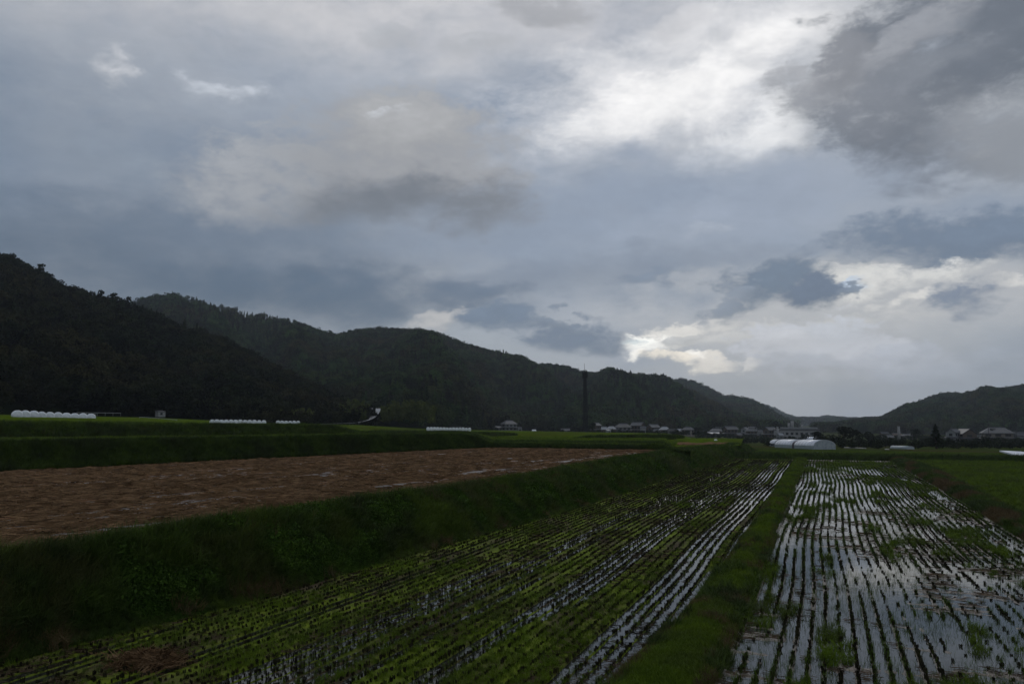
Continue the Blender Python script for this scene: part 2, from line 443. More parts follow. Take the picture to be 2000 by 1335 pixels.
def ground_at(px, py):                    # where a sight line meets the ground
    d = ray(px, py); h = math.hypot(d[0], d[1])
    for D in np.arange(20, 2500, 1.0):
        p = EYE + d * (D / h)
        if p[2] <= zg(p[0], p[1]): return p
    return p


rad = np.concatenate([np.linspace(2, 120, 30), np.linspace(125, 520, 50), np.geomspace(540, 5200, 30)])
ang = np.linspace(0, 2 * math.pi, 181)
gx, gy = rad[:, None] * np.sin(ang), rad[:, None] * np.cos(ang)
go = grid_obj('ground', np.stack([gx, gy, zg(gx, gy)], -1), M['ground'], flip=True)
tag(go, 'green valley floor reaching back to the village', 'ground', kind='structure')

# ------------------------------------------------------------------ scatter (for uncountable cover only)
def scatter(name, pts, scl, protos, label, cat, lean=.25, rotz=None, parent=None):
    pts = np.asarray(pts, np.float32); n = len(pts)
    me = bpy.data.meshes.new(name); me.vertices.add(n); me.vertices.foreach_set('co', pts.ravel())
    rt = np.stack([rng.normal(0, lean, n), rng.normal(0, lean, n), rng.uniform(0, 6.283, n) if rotz is None else rotz], -1).astype(np.float32)
    me.attributes.new('rt', 'FLOAT_VECTOR', 'POINT').data.foreach_set('vector', rt.ravel())
    me.attributes.new('sc', 'FLOAT', 'POINT').data.foreach_set('value', np.broadcast_to(np.asarray(scl, np.float32), (n,)).ravel())
    o = link(name, me, parent)
    g = bpy.data.node_groups.new(name, 'GeometryNodeTree')
    g.interface.new_socket('Geometry', in_out='INPUT', socket_type='NodeSocketGeometry')
    g.interface.new_socket('Geometry', in_out='OUTPUT', socket_type='NodeSocketGeometry')
    gi, gout = g.nodes.new('NodeGroupInput'), g.nodes.new('NodeGroupOutput')
    iop = g.nodes.new('GeometryNodeInstanceOnPoints')
    jn = g.nodes.new('GeometryNodeJoinGeometry')
    for p in protos:
        oi = g.nodes.new('GeometryNodeObjectInfo'); oi.inputs['Object'].default_value = p
        ti = g.nodes.new('GeometryNodeGeometryToInstance')
        g.links.new(oi.outputs['Geometry'], ti.inputs[0]); g.links.new(ti.outputs[0], jn.inputs[0])
    a = g.nodes.new('GeometryNodeInputNamedAttribute'); a.data_type = 'FLOAT_VECTOR'; a.inputs[0].default_value = 'rt'
    b = g.nodes.new('GeometryNodeInputNamedAttribute'); b.data_type = 'FLOAT'; b.inputs[0].default_value = 'sc'
    rv = g.nodes.new('FunctionNodeRandomValue'); rv.data_type = 'INT'
    rv.inputs[4].default_value = 0; rv.inputs[5].default_value = len(protos) - 1
    iop.inputs['Pick Instance'].default_value = True
    g.links.new(gi.outputs[0], iop.inputs['Points']); g.links.new(jn.outputs[0], iop.inputs['Instance'])
    g.links.new(rv.outputs[2], iop.inputs['Instance Index'])
    g.links.new(a.outputs[0], iop.inputs['Rotation']); g.links.new(b.outputs[0], iop.inputs['Scale'])
    g.links.new(iop.outputs[0], gout.inputs[0])
    md = o.modifiers.new('cover', 'NODES'); md.node_group = g
    tag(o, label, cat, kind='stuff')
    return o


def proto(name, me):
    return bpy.data.objects.new(name, me)  # a mesh the scatter reads; not part of the scene


def blades(n, h, spread, w, bend, mat, name, hv=.35, segs=2):
    v, f = [], []
    for _ in range(n):
        a, r = rng.uniform(0, 6.283), spread * math.sqrt(rng.uniform())
        x, y = r * math.cos(a), r * math.sin(a)
        b = rng.uniform(0, 6.283); hh = h * rng.uniform(1 - hv, 1 + hv); bd = bend * hh * rng.uniform(.3, 1.3)
        lx, ly = math.cos(b) * bd, math.sin(b) * bd
        fx, fy = -math.sin(b) * w * .5, math.cos(b) * w * .5
        i = len(v)
        if segs == 1:
            v += [(x - fx, y - fy, -.02), (x + fx, y + fy, -.02), (x + lx + fx, y + ly + fy, hh), (x + lx - fx, y + ly - fy, hh)]
            f.append((i, i + 1, i + 2, i + 3))
        else:
            v += [(x - fx, y - fy, -.02), (x + fx, y + fy, -.02), (x + lx * .4 + fx * .8, y + ly * .4 + fy * .8, hh * .6),
                  (x + lx * .4 - fx * .8, y + ly * .4 - fy * .8, hh * .6), (x + lx, y + ly, hh * .95)]
            f += [(i, i + 1, i + 2, i + 3), (i + 3, i + 2, i + 4)]
    return me_from(name, v, f, mat)


def leafy(n, h, r, size, mat, name):
    v, f = [], []
    for _ in range(n):
        p = rng.normal(0, .5, 3) * (r, r, h * .4) + (0, 0, h * .5)
        u = rng.normal(size=3); u /= np.linalg.norm(u); w = np.cross(u, rng.normal(size=3)); w /= np.linalg.norm(w)
        s = size * rng.uniform(.6, 1.3); i = len(v)
        v += [p - u * s, p + w * s * .5, p + u * s, p - w * s * .5]; f.append((i, i + 1, i + 2, i + 3))
    return me_from(name, v, f, mat)


def sample_grid(G, n, wfun=None):         # random points on a grid surface
    a, b, c = G[:-1, :-1], G[1:, :-1], G[:-1, 1:]
    ar = np.linalg.norm(np.cross(b - a, c - a), axis=-1)
    if wfun is not None:
        mid = (G[:-1, :-1] + G[1:, 1:]) / 2
        ar = ar * wfun(mid)
    p = ar.ravel() / ar.sum()
    k = rng.choice(len(p), n, p=p); i, j = np.unravel_index(k, ar.shape)
    u, w = rng.uniform(size=(2, n, 1))
    return (G[i, j] * (1 - u) + G[i + 1, j] * u) * (1 - w) + (G[i, j + 1] * (1 - u) + G[i + 1, j + 1] * u) * w


def camd(P): return np.hypot(P[..., 0], P[..., 1])


def inview(P, margin=250):
    c, s = math.cos(-YAW), math.sin(-YAW)
    b = P[..., 0] * s + P[..., 1] * c
    px = px_of(P[..., 0], P[..., 1])
    return (b > 3) & (px > -margin) & (px < 2000 + margin)


# ------------------------------------------------------------------ paddies
ROW = .31
def wob(y): return .10 * np.sin(y / 9.0) + .06 * np.sin(y / 3.7 + 1.3) + .05 * (vnoise(y / 1.7, 3.3, 5) - .5)
def edge_rl(y): return np.interp(y, [10, 16, 30, 108, 120], [-2.12, -2.17, -2.28, -2.66, -2.73])     # right paddy, left edge
def edge_rr(y): return np.interp(y, [10, 39, 59, 112], [7.3, 7.45, 7.6, 7.35])
def edge_ll(y): return np.interp(y, [0, 14, 17, 27, 42, 70, 112, 125], [-16.4, -15.8, -15.2, -14.6, -13.6, -13.0, -11.4, -10.9])  # foot of the left bank
def edge_lr(y): return np.interp(y, [10, 15, 21, 32, 95, 115], [-4.3, -4.06, -3.62, -3.5, -3.9, -4.0])
YEND = 110.5


def row_d(x, y):                          # distance to the nearest planting row, and its number
    t = (x - wob(y)) / ROW; k = np.round(t); return (t - k) * ROW, k


ys = np.concatenate([np.arange(9, 30, .07), np.geomspace(30, YEND, 330)])
# right paddy: flooded
u = np.linspace(0, 1, 190)
Y = ys[:, None] * np.ones_like(u); X = edge_rl(Y) * (1 - u) + edge_rr(Y) * u
dr, kr = row_d(X, Y)
ridge = np.exp(-(dr / .055) ** 2)
ramp = .25 + .9 * sstep(.3, .62, fbm(kr * .37 + 5, Y / 7, 31, 3))
bands = sstep(.55, .67, fbm(X / 1.6, Y / .33, 41, 4)) * sstep(.40, .62, fbm(X / 3.5, Y / 7, 43, 3))
H = -.032 + .024 * (fbm(X / 2.2, Y / 5, 51, 4) - .5) * 2 + .068 * ridge * ramp + .05 * bands + .012 * (fbm(X / .09, Y / .14, 61, 2) - .5)
edgefade = np.minimum(sstep(0, .012, u), sstep(0, .012, 1 - u)) * np.ones_like(Y) * sstep(0, 2.5, YEND - Y)
H = H * edgefade + .05 * (1 - edgefade)
mr = grid_obj('paddy_mud', np.stack([X, Y, H], -1), M['mud_r'], flip=True)
tag(mr, 'dark mud ridges and straw bands standing out of the flooded right paddy', 'mud', kind='structure')
HR = H
# left paddy: mossy, water only in strips
u2 = np.linspace(0, 1, 230)
Y2 = ys[:, None] * np.ones_like(u2); X2 = edge_ll(Y2) * (1 - u2) + edge_lr(Y2) * u2
dl, kl = row_d(X2, Y2)
gap = np.floor((X2 - wob(Y2)) / ROW)
wet = fbm(gap * .61 + 3, Y2 / 38, 71, 3)
wetside = sstep(-9, -4.6, X2) * .07 * sstep(45, 15, Y2) + .08 * sstep(30, 65, Y2) + .05 * sstep(.5, .7, vnoise(gap * .21, Y2 / 30, 72))
trench = sstep(.465, .53, wet + wetside) * (1 - np.exp(-(dl / .045) ** 2) * .8)
H2 = .022 + .03 * (fbm(X2 / 1.2, Y2 / 2.2, 81, 4) - .5) - .075 * trench + .02 * np.exp(-(dl / .06) ** 2) + .014 * (fbm(X2 / .1, Y2 / .16, 91, 2) - .5)
e2 = np.minimum(sstep(0, .03, u2), sstep(0, .02, 1 - u2)) * np.ones_like(Y2) * sstep(0, 2.5, YEND - Y2)
H2 = H2 * e2 + .06 * (1 - e2)
ml = grid_obj('paddy_mud', np.stack([X2, Y2, H2], -1), M['mud_l'], flip=True)
tag(ml, 'mossy green mud of the left paddy between the stubble rows', 'mud', kind='structure')
for nm, lo, hi, lb in (('paddy_water', edge_rl, edge_rr, 'still water of the right paddy mirroring the clouds'), ('paddy_water', edge_ll, edge_lr, 'thin strips of water between the rows of the left paddy')):
    yy = np.linspace(9, YEND, 60); uu = np.linspace(0, 1, 9)
    YY = yy[:, None] * np.ones_like(uu); XX = lo(YY) * (1 - uu) + hi(YY) * uu
    w = grid_obj(nm, np.stack([XX, YY, np.zeros_like(XX)], -1), M['water'], flip=True)
    tag(w, lb, 'water', kind='structure')


def mud_z(x, y, left):
    Yg, Xg, Hg, uu = (Y2, X2, H2, u2) if left else (Y, X, HR, u)
    i = np.clip(np.searchsorted(ys, y), 0, len(ys) - 1)
    lo_, hi_ = (edge_ll, edge_lr) if left else (edge_rl, edge_rr)
    t = (x - lo_(y)) / (hi_(y) - lo_(y))
    j = np.clip((t * (len(uu) - 1)).round().astype(int), 0, len(uu) - 1)
    return Hg[i, j]


def stub_mesh(k, n=13, h=.078):
    v, f = [], []
    for _ in range(n):
        a, r = rng.uniform(0, 6.283), .026 * math.sqrt(rng.uniform())
        x, y = r * math.cos(a), r * math.sin(a); hh = h * rng.uniform(.75, 1.15)
        lx, ly = x * .35 + rng.normal(0, .008), y * .35 + rng.normal(0, .008)
        b = rng.uniform(0, 3.14); w = rng.uniform(.006, .011)
        cx, cy = math.cos(b) * w, math.sin(b) * w; i = len(v)
        v += [(x - cx, y - cy, -.05), (x + cx, y + cy, -.05), (x + lx + cx, y + ly + cy, hh), (x + lx - cx, y + ly - cy, hh * rng.uniform(.93, 1))]
        f.append((i, i + 1, i + 2, i + 3))
    return me_from('rice_stubble', v, f, M['stubble'])


STUB = [stub_mesh(k) for k in range(6)]
stub_protos = [proto('stubble_mesh', m) for m in STUB]


def rows_points(lo, hi, step, left, keep):
    out = []
    for k in range(-60, 30):
        y = np.arange(10, YEND - .8, step); y = y + rng.normal(0, .02, len(y))
        x = k * ROW + wob(y) + rng.normal(0, .012, len(y))
        ok = (x > lo(y) + .12) & (x < hi(y) - .10) & (rng.uniform(size=len(y)) < keep(x, y, k))
        out.append(np.stack([x, y, np.zeros_like(x)], -1)[ok])
    P = np.concatenate(out); P[:, 2] = np.maximum(mud_z(P[:, 0], P[:, 1], left), -.03) - .005
    return P[inview(P)]


PL = rows_points(edge_ll, edge_lr, .15, True, lambda x, y, k: .96 - .25 * (fbm(x / 1.5, y / 4, 17, 3) > .68))
PR = rows_points(edge_rl, edge_rr, .088, False, lambda x, y, k: np.clip(.25 + 1.1 * sstep(.34, .55, fbm(k * .37 + 5, y / 7, 31, 3)), 0, 1) * (.95 - .55 * (vnoise(k * .9, y / 2.6, 19) < .2)) * (1 - .22 * sstep(.46, .6, fbm(x / 2.5 + 9, y / 5, 20, 3)) * sstep(60, 30, y)))
# the 300 stubs that show largest, one object each
inf = inview(PL, 0) & (camd(PL) > 0)
def py_of(P):
    c, s = math.cos(-YAW), math.sin(-YAW)
    dep = P[:, 0] * s + P[:, 1] * c; z = P[:, 2] - 5
    cp, sp = math.cos(PITCH), math.sin(PITCH)
    return 667.5 - FPX * (z * cp - dep * sp) / (dep * cp + z * sp)
inf &= py_of(PL) < 1322
order = np.where(inf)[0][np.argsort(camd(PL[inf]))]
near = order[:300]
for n_, i in enumerate(near):
    o = link('rice_stubble', STUB[i % 6], None, PL[i]); o.rotation_euler = (rng.normal(0, .13), rng.normal(0, .13), rng.uniform(0, 6.28))
    s_ = rng.uniform(.8, 1.15); o.scale = (s_, s_, s_ * rng.uniform(.85, 1.15))
    tag(o, 'dark clump of cut rice stubble in the nearest rows of the left paddy', 'rice stubble', 'nearest rice stubble clumps of the left paddy')
mask = np.ones(len(PL), bool); mask[near] = False
scatter('rice_stubble_rows', PL[mask], rng.uniform(.6, 1.2, mask.sum()), stub_protos, 'rows of cut rice stubble receding down the left paddy', 'rice stubble', .14)
scatter('rice_stubble_rows', PR, rng.uniform(.7, 1.1, len(PR)), stub_protos, 'dark rows of cut rice stubble in the flooded right paddy', 'rice stubble', .12)

# regrowth and weeds in the paddies
sprout = [proto('sprout_mesh', blades(7, .14, .05, .008, .5, M['stubble_green'], 'sprout')) for _ in range(4)]
sparse = [proto('sparse_mesh', blades(4, .13, .07, .006, .35, M['stubble_green'], 'sparse_sprout')) for _ in range(4)]
weedp = [proto('weed_mesh', blades(22, .16, .12, .011, .7, M['blade_bright'], 'weed_tuft')) for _ in range(4)]


def paddy_pts(n, left, wf, near=.0):
    y = 10 + (YEND - 11) * rng.uniform(size=n) ** (1.9 if near else 1.0)
    lo_, hi_ = (edge_ll, edge_lr) if left else (edge_rl, edge_rr)
    x = lo_(y) + (hi_(y) - lo_(y)) * rng.uniform(.01, .99, n)
    P = np.stack([x, y, mud_z(x, y, left)], -1)
    ok = (rng.uniform(size=n) < wf(x, y)) & inview(P)
    P[:, 2] = np.maximum(P[:, 2], -.03)
    return P[ok]


P = paddy_pts(34000, False, lambda x, y: .25 + .75 * sstep(.42, .62, fbm(x / 2, y / 4, 23, 3)), 1)
scatter('rice_regrowth', P, rng.uniform(.6, 1.2, len(P)), sparse, 'thin green rice blades sprouting from the water of the right paddy', 'rice regrowth', .2)
P = PR[(rng.uniform(size=len(PR)) < .95 * sstep(.36, .56, fbm(PR[:, 0] / 1.1, PR[:, 1] / 5, 27, 3)))]
scatter('rice_regrowth', P, rng.uniform(.7, 1.4, len(P)), sprout, 'green shoots growing from the stubble rows of the right paddy', 'rice regrowth', .2)
P = paddy_pts(26000, False, lambda x, y: sstep(.60, .68, fbm(x / 1.0, y / 3.2, 29, 3)) + .8 * sstep(75, 105, y) * sstep(.4, .6, fbm(x / 1.5, y / 6, 35, 3)), 1)
scatter('weed_patches', P, rng.uniform(.6, 1.2, len(P)), weedp, 'bright green weed patches in the flooded right paddy', 'weeds', .3)
P = paddy_pts(60000, True, lambda x, y: (mud_z(x, y, True) > .008) * (.12 + .75 * sstep(.44, .62, fbm(x / 1.8, y / 5, 37, 3))), 1)
scatter('weed_carpet', P, rng.uniform(.3, .7, len(P)), weedp, 'low green weeds covering the mud of the left paddy', 'weeds', .3)
strawp = []
for _ in range(5):
    v, f = [], []
    for _k in range(9):
        p = rng.normal(0, .09, 2); a = rng.normal(0, .5); l, w = rng.uniform(.06, .16), .008; i = len(v)
        dx, dy = math.cos(a) * l, math.sin(a) * l
        z0 = rng.uniform(.004, .03)
        v += [(p[0] - dx, p[1] - dy, z0), (p[0] - dx, p[1] - dy + w, z0 + .006), (p[0] + dx, p[1] + dy + w, z0 + .01), (p[0] + dx, p[1] + dy, z0)]
        f.append((i, i + 1, i + 2, i + 3))
    strawp.append(proto('straw_mesh', me_from('straw_litter', v, f, M['straw'])))
wetp = []
for p_ in strawp:
    m_ = p_.data.copy(); m_.name = 'wet_straw_litter'; m_.materials.clear(); m_.materials.append(M['straw_wet']); wetp.append(proto('wet_straw_mesh', m_))
P = paddy_pts(38000, False, lambda x, y: sstep(.0, .03, mud_z(x, y, False)) * (np.abs(row_d(x, y)[0]) > .05), 1)
scatter('straw_litter', P, rng.uniform(.6, 1.3, len(P)), wetp, 'brown straw litter lying in bands across the right paddy', 'straw', .05, rng.normal(0, .35, len(P)))
P = paddy_pts(24000, True, lambda x, y: sstep(.52, .66, fbm(x / .9, y / 2.5, 39, 3)), 1)
scatter('straw_litter', P, rng.uniform(.5, 1.1, len(P)), wetp, 'brown straw litter strewn over the left paddy', 'straw', .05)

c_ = on(292, 1292, .03); n_ = 420
P = np.stack([c_[0] + rng.normal(0, .42, n_), c_[1] + rng.normal(0, .28, n_), np.zeros(n_)], -1)
P[:, 2] = .02 + .16 * np.exp(-((P[:, 0] - c_[0]) / .45) ** 2 - ((P[:, 1] - c_[1]) / .3) ** 2) * rng.uniform(.3, 1, n_)
scatter('straw_heap', P, rng.uniform(.7, 1.4, n_), strawp, 'small heap of brown dead straw near the foot of the left bank', 'straw', .4)

# ------------------------------------------------------------------ levees
def levee(name, lo, hi, y0, y1, h, mat, seed, label, cross=14):
    yv = np.concatenate([np.arange(y0, min(40, y1), .25), np.linspace(min(40, y1), y1, 110)])
    t = np.linspace(0, 1, cross)
    YY = yv[:, None] * np.ones_like(t)
    wig = .18 * (fbm(YY / 1.1, 3, seed, 3) - .5); wig2 = .18 * (fbm(YY / 1.1, 9, seed + 7, 3) - .5)
    XX = (lo(YY) - .05 + wig) * (1 - t) + (hi(YY) + .06 + wig2) * t
    ZZ = h * np.clip(np.sin(np.pi * t), 0, 1) ** .55 * (1 + .25 * (fbm(XX / .8, YY / 1.5, seed + 3) - .5)) - .07
    G = np.stack([XX, YY, ZZ], -1)
    tag(grid_obj(name, G, mat, flip=True), label, 'levee', kind='structure')
    return G


GL = levee('levee', edge_lr, edge_rl, 8, 113, .26, M['lawn'], 101, 'grass levee running between the two flooded paddies')
grassp = [proto('grass_mesh', blades(16, .13, .10, .009, .6, M['blade_bright'], 'short_grass')) for _ in range(5)]
tallp = [proto('tall_grass_mesh', blades(14, .34, .12, .013, .8, M['blade'], 'tall_grass')) for _ in range(5)]
darkp = [proto('bank_grass_mesh', blades(14, .36, .15, .015, .85, M['blade_dark'], 'bank_grass')) for _ in range(5)]
weedl = [proto('weed_leaf_mesh', leafy(26, .35, .22, .05, M['weed_leaf'], 'leafy_weed')) for _ in range(4)]
dryp = [proto('dry_grass_mesh', blades(14, .26, .14, .009, .7, M['dry'], 'dry_grass')) for _ in range(3)]
P = sample_grid(GL, 20000, lambda m: 1 / np.maximum(camd(m), 12) ** 1.5 * inview(m))
sc_ = rng.uniform(.55, 1.0, len(P)) * (.75 + .6 * fbm(P[:, 0] / .6, P[:, 1] / .9, 113)) * np.clip(camd(P) / 45, 1, 1.7)
scatter('levee_grass', P, sc_, grassp, 'short bright grass growing along the levee between the paddies', 'grass', .3)
P = sample_grid(GL, 9000, lambda m: 1 / np.maximum(camd(m), 12) ** 1.5 * inview(m))
tt = (P[:, 0] - edge_lr(P[:, 1])) / (edge_rl(P[:, 1]) - edge_lr(P[:, 1]))
ok = (np.abs(tt - .5) > .36) | (fbm(P[:, 0] / .8, P[:, 1] / 1.2, 115, 3) > .60)
ok2 = ok & (fbm(P[:, 0] / .7, P[:, 1] / 1.3, 117, 3) > .50)
scatter('levee_grass', P[ok & ~ok2], rng.uniform(.4, .8, (ok & ~ok2).sum()), darkp, 'dark longer grass along both edges of the middle levee', 'grass', .35)
scatter('dry_grass', P[ok2], rng.uniform(.4, .9, ok2.sum()), dryp, 'brown dry grass on the edges of the middle levee', 'grass', .35)

# right levee, green field beyond it
GR = levee('levee', lambda y: edge_rr(y), lambda y: np.interp(y, [10, 49, 86, 112], [9.3, 9.5, 10.0, 9.2]), 8, 116, .3, M['bank'], 121, 'rough brown grass levee on the right of the flooded paddy')
P = sample_grid(GR, 16000, lambda m: 1 / np.maximum(camd(m), 20) ** 1.2 * inview(m))
sel = fbm(P[:, 0] / 1.2, P[:, 1] / 4, 127, 3) > .56
far_s = np.clip(camd(P) / 55, 1, 1.7)
scatter('levee_grass', P[~sel], (rng.uniform(.35, .75, len(P)) * far_s)[~sel], darkp, 'dark grass tufts on the right levee', 'grass', .35)
scatter('dry_grass', P[sel], (rng.uniform(.45, .9, len(P)) * far_s)[sel], dryp, 'reddish brown dry grass on the right levee', 'grass', .35)
yv = np.linspace(12, 115, 120); t = np.linspace(0, 1, 90)
YY = yv[:, None] * np.ones_like(t); XX = 9.2 + 60 * t ** 1.5 * np.ones_like(YY)
drr = np.cos(2 * np.pi * XX / .62)
ZZ = .02 + .03 * fbm(XX / 1.5, YY / 3, 131)
GF = np.stack([XX, YY, ZZ], -1)
tag(grid_obj('green_field', GF, M['far_green'], flip=True), 'green rice stubble field right of the brown levee', 'field', kind='structure')
P = sample_grid(GF, 22000, lambda m: inview(m) / np.maximum(camd(m), 30) ** .8)
P[:, 0] = 9.2 + np.round((P[:, 0] - 9.2) / .6) * .6 + rng.normal(0, .07, len(P))
scatter('rice_regrowth', P, rng.uniform(1.0, 1.7, len(P)), weedp, 'green regrown rice in rows on the field right of the brown levee', 'rice regrowth', .3)

# ------------------------------------------------------------------ left bank, ploughed field, terraces
def crest_x(y): return np.interp(y, [-10, 13, 20, 42, 84, 112, 150], [-18.6, -17.9, -17.3, -16.7, -16.3, -14.6, -14.2])
def crest_z(y): return np.interp(y, [-10, 84, 112, 150], [1.9, 1.9, 1.7, .6])
yv = np.concatenate([np.arange(-4, 45, .3), np.linspace(45, 152, 170)])
t = np.linspace(0, 1, 16)
YY = yv[:, None] * np.ones_like(t)
foot = np.where(YY < 112, edge_ll(YY), np.interp(YY, [112, 152], [-11.4, -11.6]))
prof = sstep(-.15, 1.0, t) * 1.0
lump = (fbm(YY / 2.6, t * 2.0, 141, 4) - .5)
XX = (foot + .15) * (1 - t) + crest_x(YY) * t + .9 * lump * np.sin(np.pi * t)
gz = zg(XX, YY)
ZZ = -.08 + (gz + .08) * (1 - t) + prof * crest_z(YY) + .38 * (fbm(YY / 1.5, XX / .9, 143, 4) - .5) * np.sin(np.pi * t) + .14 * lump * t
GB = np.stack([XX, YY, ZZ], -1)
tag(grid_obj('grass_bank', GB, M['bank'], flip=True), 'steep grassy bank between the left paddy and the brown field above', 'bank', kind='structure')
P = sample_grid(GB, 52000, lambda m: inview(m) / np.maximum(camd(m), 16) ** 1.3)
low = np.clip((P[:, 2] + .1) / .7, .35, 1)
far_s = np.clip(camd(P) / 40, 1, 1.5) * low * np.where((P[:, 2] > 1.2) & (camd(P) > 35), .55, 1)
pt = fbm(P[:, 1] / 1.6, P[:, 0] / 1.0, 145, 3)
A = pt > .56; B = (pt < .44)
sc_ = rng.uniform(.6, 1.25, len(P)) * far_s
scatter('bank_grass', P[~A & ~B], sc_[~A & ~B], darkp, 'long dark grass hanging down the bank beside the left paddy', 'grass', .45)
scatter('bank_weeds', P[A], sc_[A] * .9, weedl, 'leafy weeds on the bank beside the left paddy', 'weeds', .4)
scatter('bank_grass', P[B], sc_[B], tallp, 'lighter grass patches on the bank beside the left paddy', 'grass', .4)
P = sample_grid(GB, 9000, lambda m: inview(m) / np.maximum(camd(m), 16) ** 1.3)
P = P[fbm(P[:, 1] / 1.1, P[:, 2] / .8, 147, 3) > .64]
scatter('dry_grass', P, rng.uniform(.7, 1.4, len(P)), dryp, 'brown dead grass patches hanging on the left bank', 'grass', .6)
P = sample_grid(GB[:, 13:], 6000, lambda m: inview(m) / np.maximum(camd(m), 16) ** 1.2)
scatter('crest_grass', P, rng.uniform(.5, 1.1, len(P)) * np.clip(34 / camd(P), .45, 1), tallp, 'fringe of grass along the top of the left bank', 'grass', .35)

COLS = np.arange(-520, 1352, 4.0)
def line(pts):                            # bearings -> heights on the sky line
    a = np.array(pts, float); return a[:, 0], a[:, 1:]
x2, y2 = zip((-520, 948), (-300, 936), (0, 921), (500, 896), (960, 873.5), (1290, 878), (1352, 880))
L2 = np.array([on(c, np.interp(c, x2, y2), 1.9) for c in COLS])
d2 = camd(L2)
x3, y3 = zip((-520, 870), (-300, 867), (0, 863.5), (500, 855), (640, 851.5), (900, 848), (930, 854), (960, 866.5), (1290, 870.5), (1352, 872))
L3 = np.array([at(c, np.interp(c, x3, y3), d2[i] + np.interp(c, [900, 960], [3.2, 1.2])) for i, c in enumerate(COLS)])
d3 = camd(L3)
d4 = d3 + np.interp(COLS, [-520, 500, 640, 800], [12, 7, 6, 5])
x5, y5 = zip((-520, 819), (0, 826), (300, 828), (500, 829.3), (600, 829.8), (650, 831.5), (690, 842.5), (730, 849), (1352, 860))
L4 = np.array([at(c, 860, d4[i]) for i, c in enumerate(COLS)]); L4[:, 2] = L3[:, 2] + .06
L5 = np.array([at(c, np.interp(c, x5, y5), d4[i] + 3.0) for i, c in enumerate(COLS)])
L5[:, 2] = np.maximum(L5[:, 2], L4[:, 2] + .02)
k7 = sstep(690, 740, COLS); L5[:, 2] = L5[:, 2] * (1 - k7) + (L4[:, 2] + .03) * k7
xm, ym, dm = zip((-520, 800, 110), (0, 811.5, 112), (200, 817.5, 112), (330, 823, 145), (407, 828, 186), (600, 829, 192), (690, 836, 200), (730, 840, 205), (830, 842, 232), (925, 842.5, 240), (1000, 842, 215), (1300, 847, 215), (1352, 848, 215))
LM = np.array([at(c, np.interp(c, xm, ym), np.interp(c, xm, dm)) for c in COLS])
x6, y6, d6 = zip((-520, 802, 190), (0, 809.5, 200), (300, 815, 230), (500, 825, 255), (640, 828, 275), (700, 829, 290), (850, 838, 330), (1000, 840.5, 490), (1150, 843.5, 470), (1300, 845.5, 490), (1352, 847, 490))
L6 = np.array([at(c, np.interp(c, x6, y6), np.interp(c, x6, d6)) for c in COLS])
kk = sstep(1292, 1350, COLS)              # the terraces run out to the valley floor on the right
for L in (L3, L4, L5, LM, L6):
    L[:, 2] = L[:, 2] * (1 - kk) + (zg(L[:, 0], L[:, 1]) - .3) * kk


def loft(A, B, n, noise=.0, seed=0, ease=True, z_off=0, bulge=0.):
    t = np.linspace(0, 1, n)[:, None, None]
    e = t
    G = A[None] * (1 - t) + B[None] * t
    if ease: G[..., 2] = A[None, :, 2] + (B - A)[None, :, 2] * sstep(-.1, 1.02, t[..., 0])
    if noise:
        w = np.sin(np.pi * np.linspace(0, 1, n))[:, None]
        G[..., 2] += noise * (fbm(G[..., 0] / 2.2, G[..., 1] / 2.2, seed, 4) - .5) * w
    G[..., 2] += z_off
    return G


B2 = loft(L2, L3, 10, .35, 151); B3 = loft(L4, L5, 10, .3, 153)
T2 = loft(L3, L4, 4, .1, 155, False); U1 = loft(L5, LM, 14, .25, 157, False); U2 = loft(LM, L6, 14, .3, 159, False)
tag(grid_obj('grass_bank', B2, M['bank']), 'dark grassy bank behind the brown field', 'bank', kind='structure')
tag(grid_obj('terrace', T2, M['terrace']), 'narrow bright green terrace above the dark bank', 'terrace', kind='structure')
tag(grid_obj('grass_bank', B3, M['bank']), 'upper grassy bank below the white bales', 'bank', kind='structure')
tag(grid_obj('terrace', np.concatenate([U1, U2[1:]]), M['terrace']), 'upper green terrace where the white bales lie', 'terrace', kind='structure')
for G, n, lb in ((B2, 30000, 'dark long grass on the bank behind the brown field'), (B3, 12000, 'dark long grass on the bank below the white bales')):
    P = sample_grid(G, n, lambda m: inview(m, 150).astype(float))
    scatter('bank_grass', P, rng.uniform(.45, .95, len(P)), darkp, lb, 'grass', .4)
P = np.concatenate([sample_grid(T2, 9000, lambda m: inview(m, 150) * (camd(m) < 140)), sample_grid(U1[:5], 9000, lambda m: inview(m, 150).astype(float))])
scatter('terrace_grass', P, rng.uniform(.8, 1.5, len(P)), grassp, 'bright short grass on the green terraces', 'grass', .3)

# ploughed field between the bank crest and the terrace bank
n1, n2 = 330, 210
ya = np.linspace(-4, 86, n1)
A = np.stack([crest_x(ya) - .1, ya, np.full(n1, 1.9)], -1)
cb = np.concatenate([np.linspace(-520, 960, 250), np.linspace(965, 1290, 80)])
Bq = np.array([on(c, np.interp(c, x2, y2) + .3, 1.9) for c in cb])
t = (np.linspace(0, 1, n2) ** 1.35)[:, None, None]
GP = A[None] * (1 - t) + Bq[None] * t
fd = Bq[200] - Bq[60]; fd = fd[:2] / np.linalg.norm(fd[:2])
al = GP[..., 0] * fd[0] + GP[..., 1] * fd[1]; ac = -GP[..., 0] * fd[1] + GP[..., 1] * fd[0]
streak = fbm(ac / .3, al / 7, 161, 4, .6) * .9 + fbm(ac / 2.2, al / 20, 162, 2) * .1; ruts = fbm(ac / .28, al / 2.6, 163, 3)
wetn = sstep(14, 2, -(GP[..., 0] - crest_x(GP[..., 1])) ) * .06
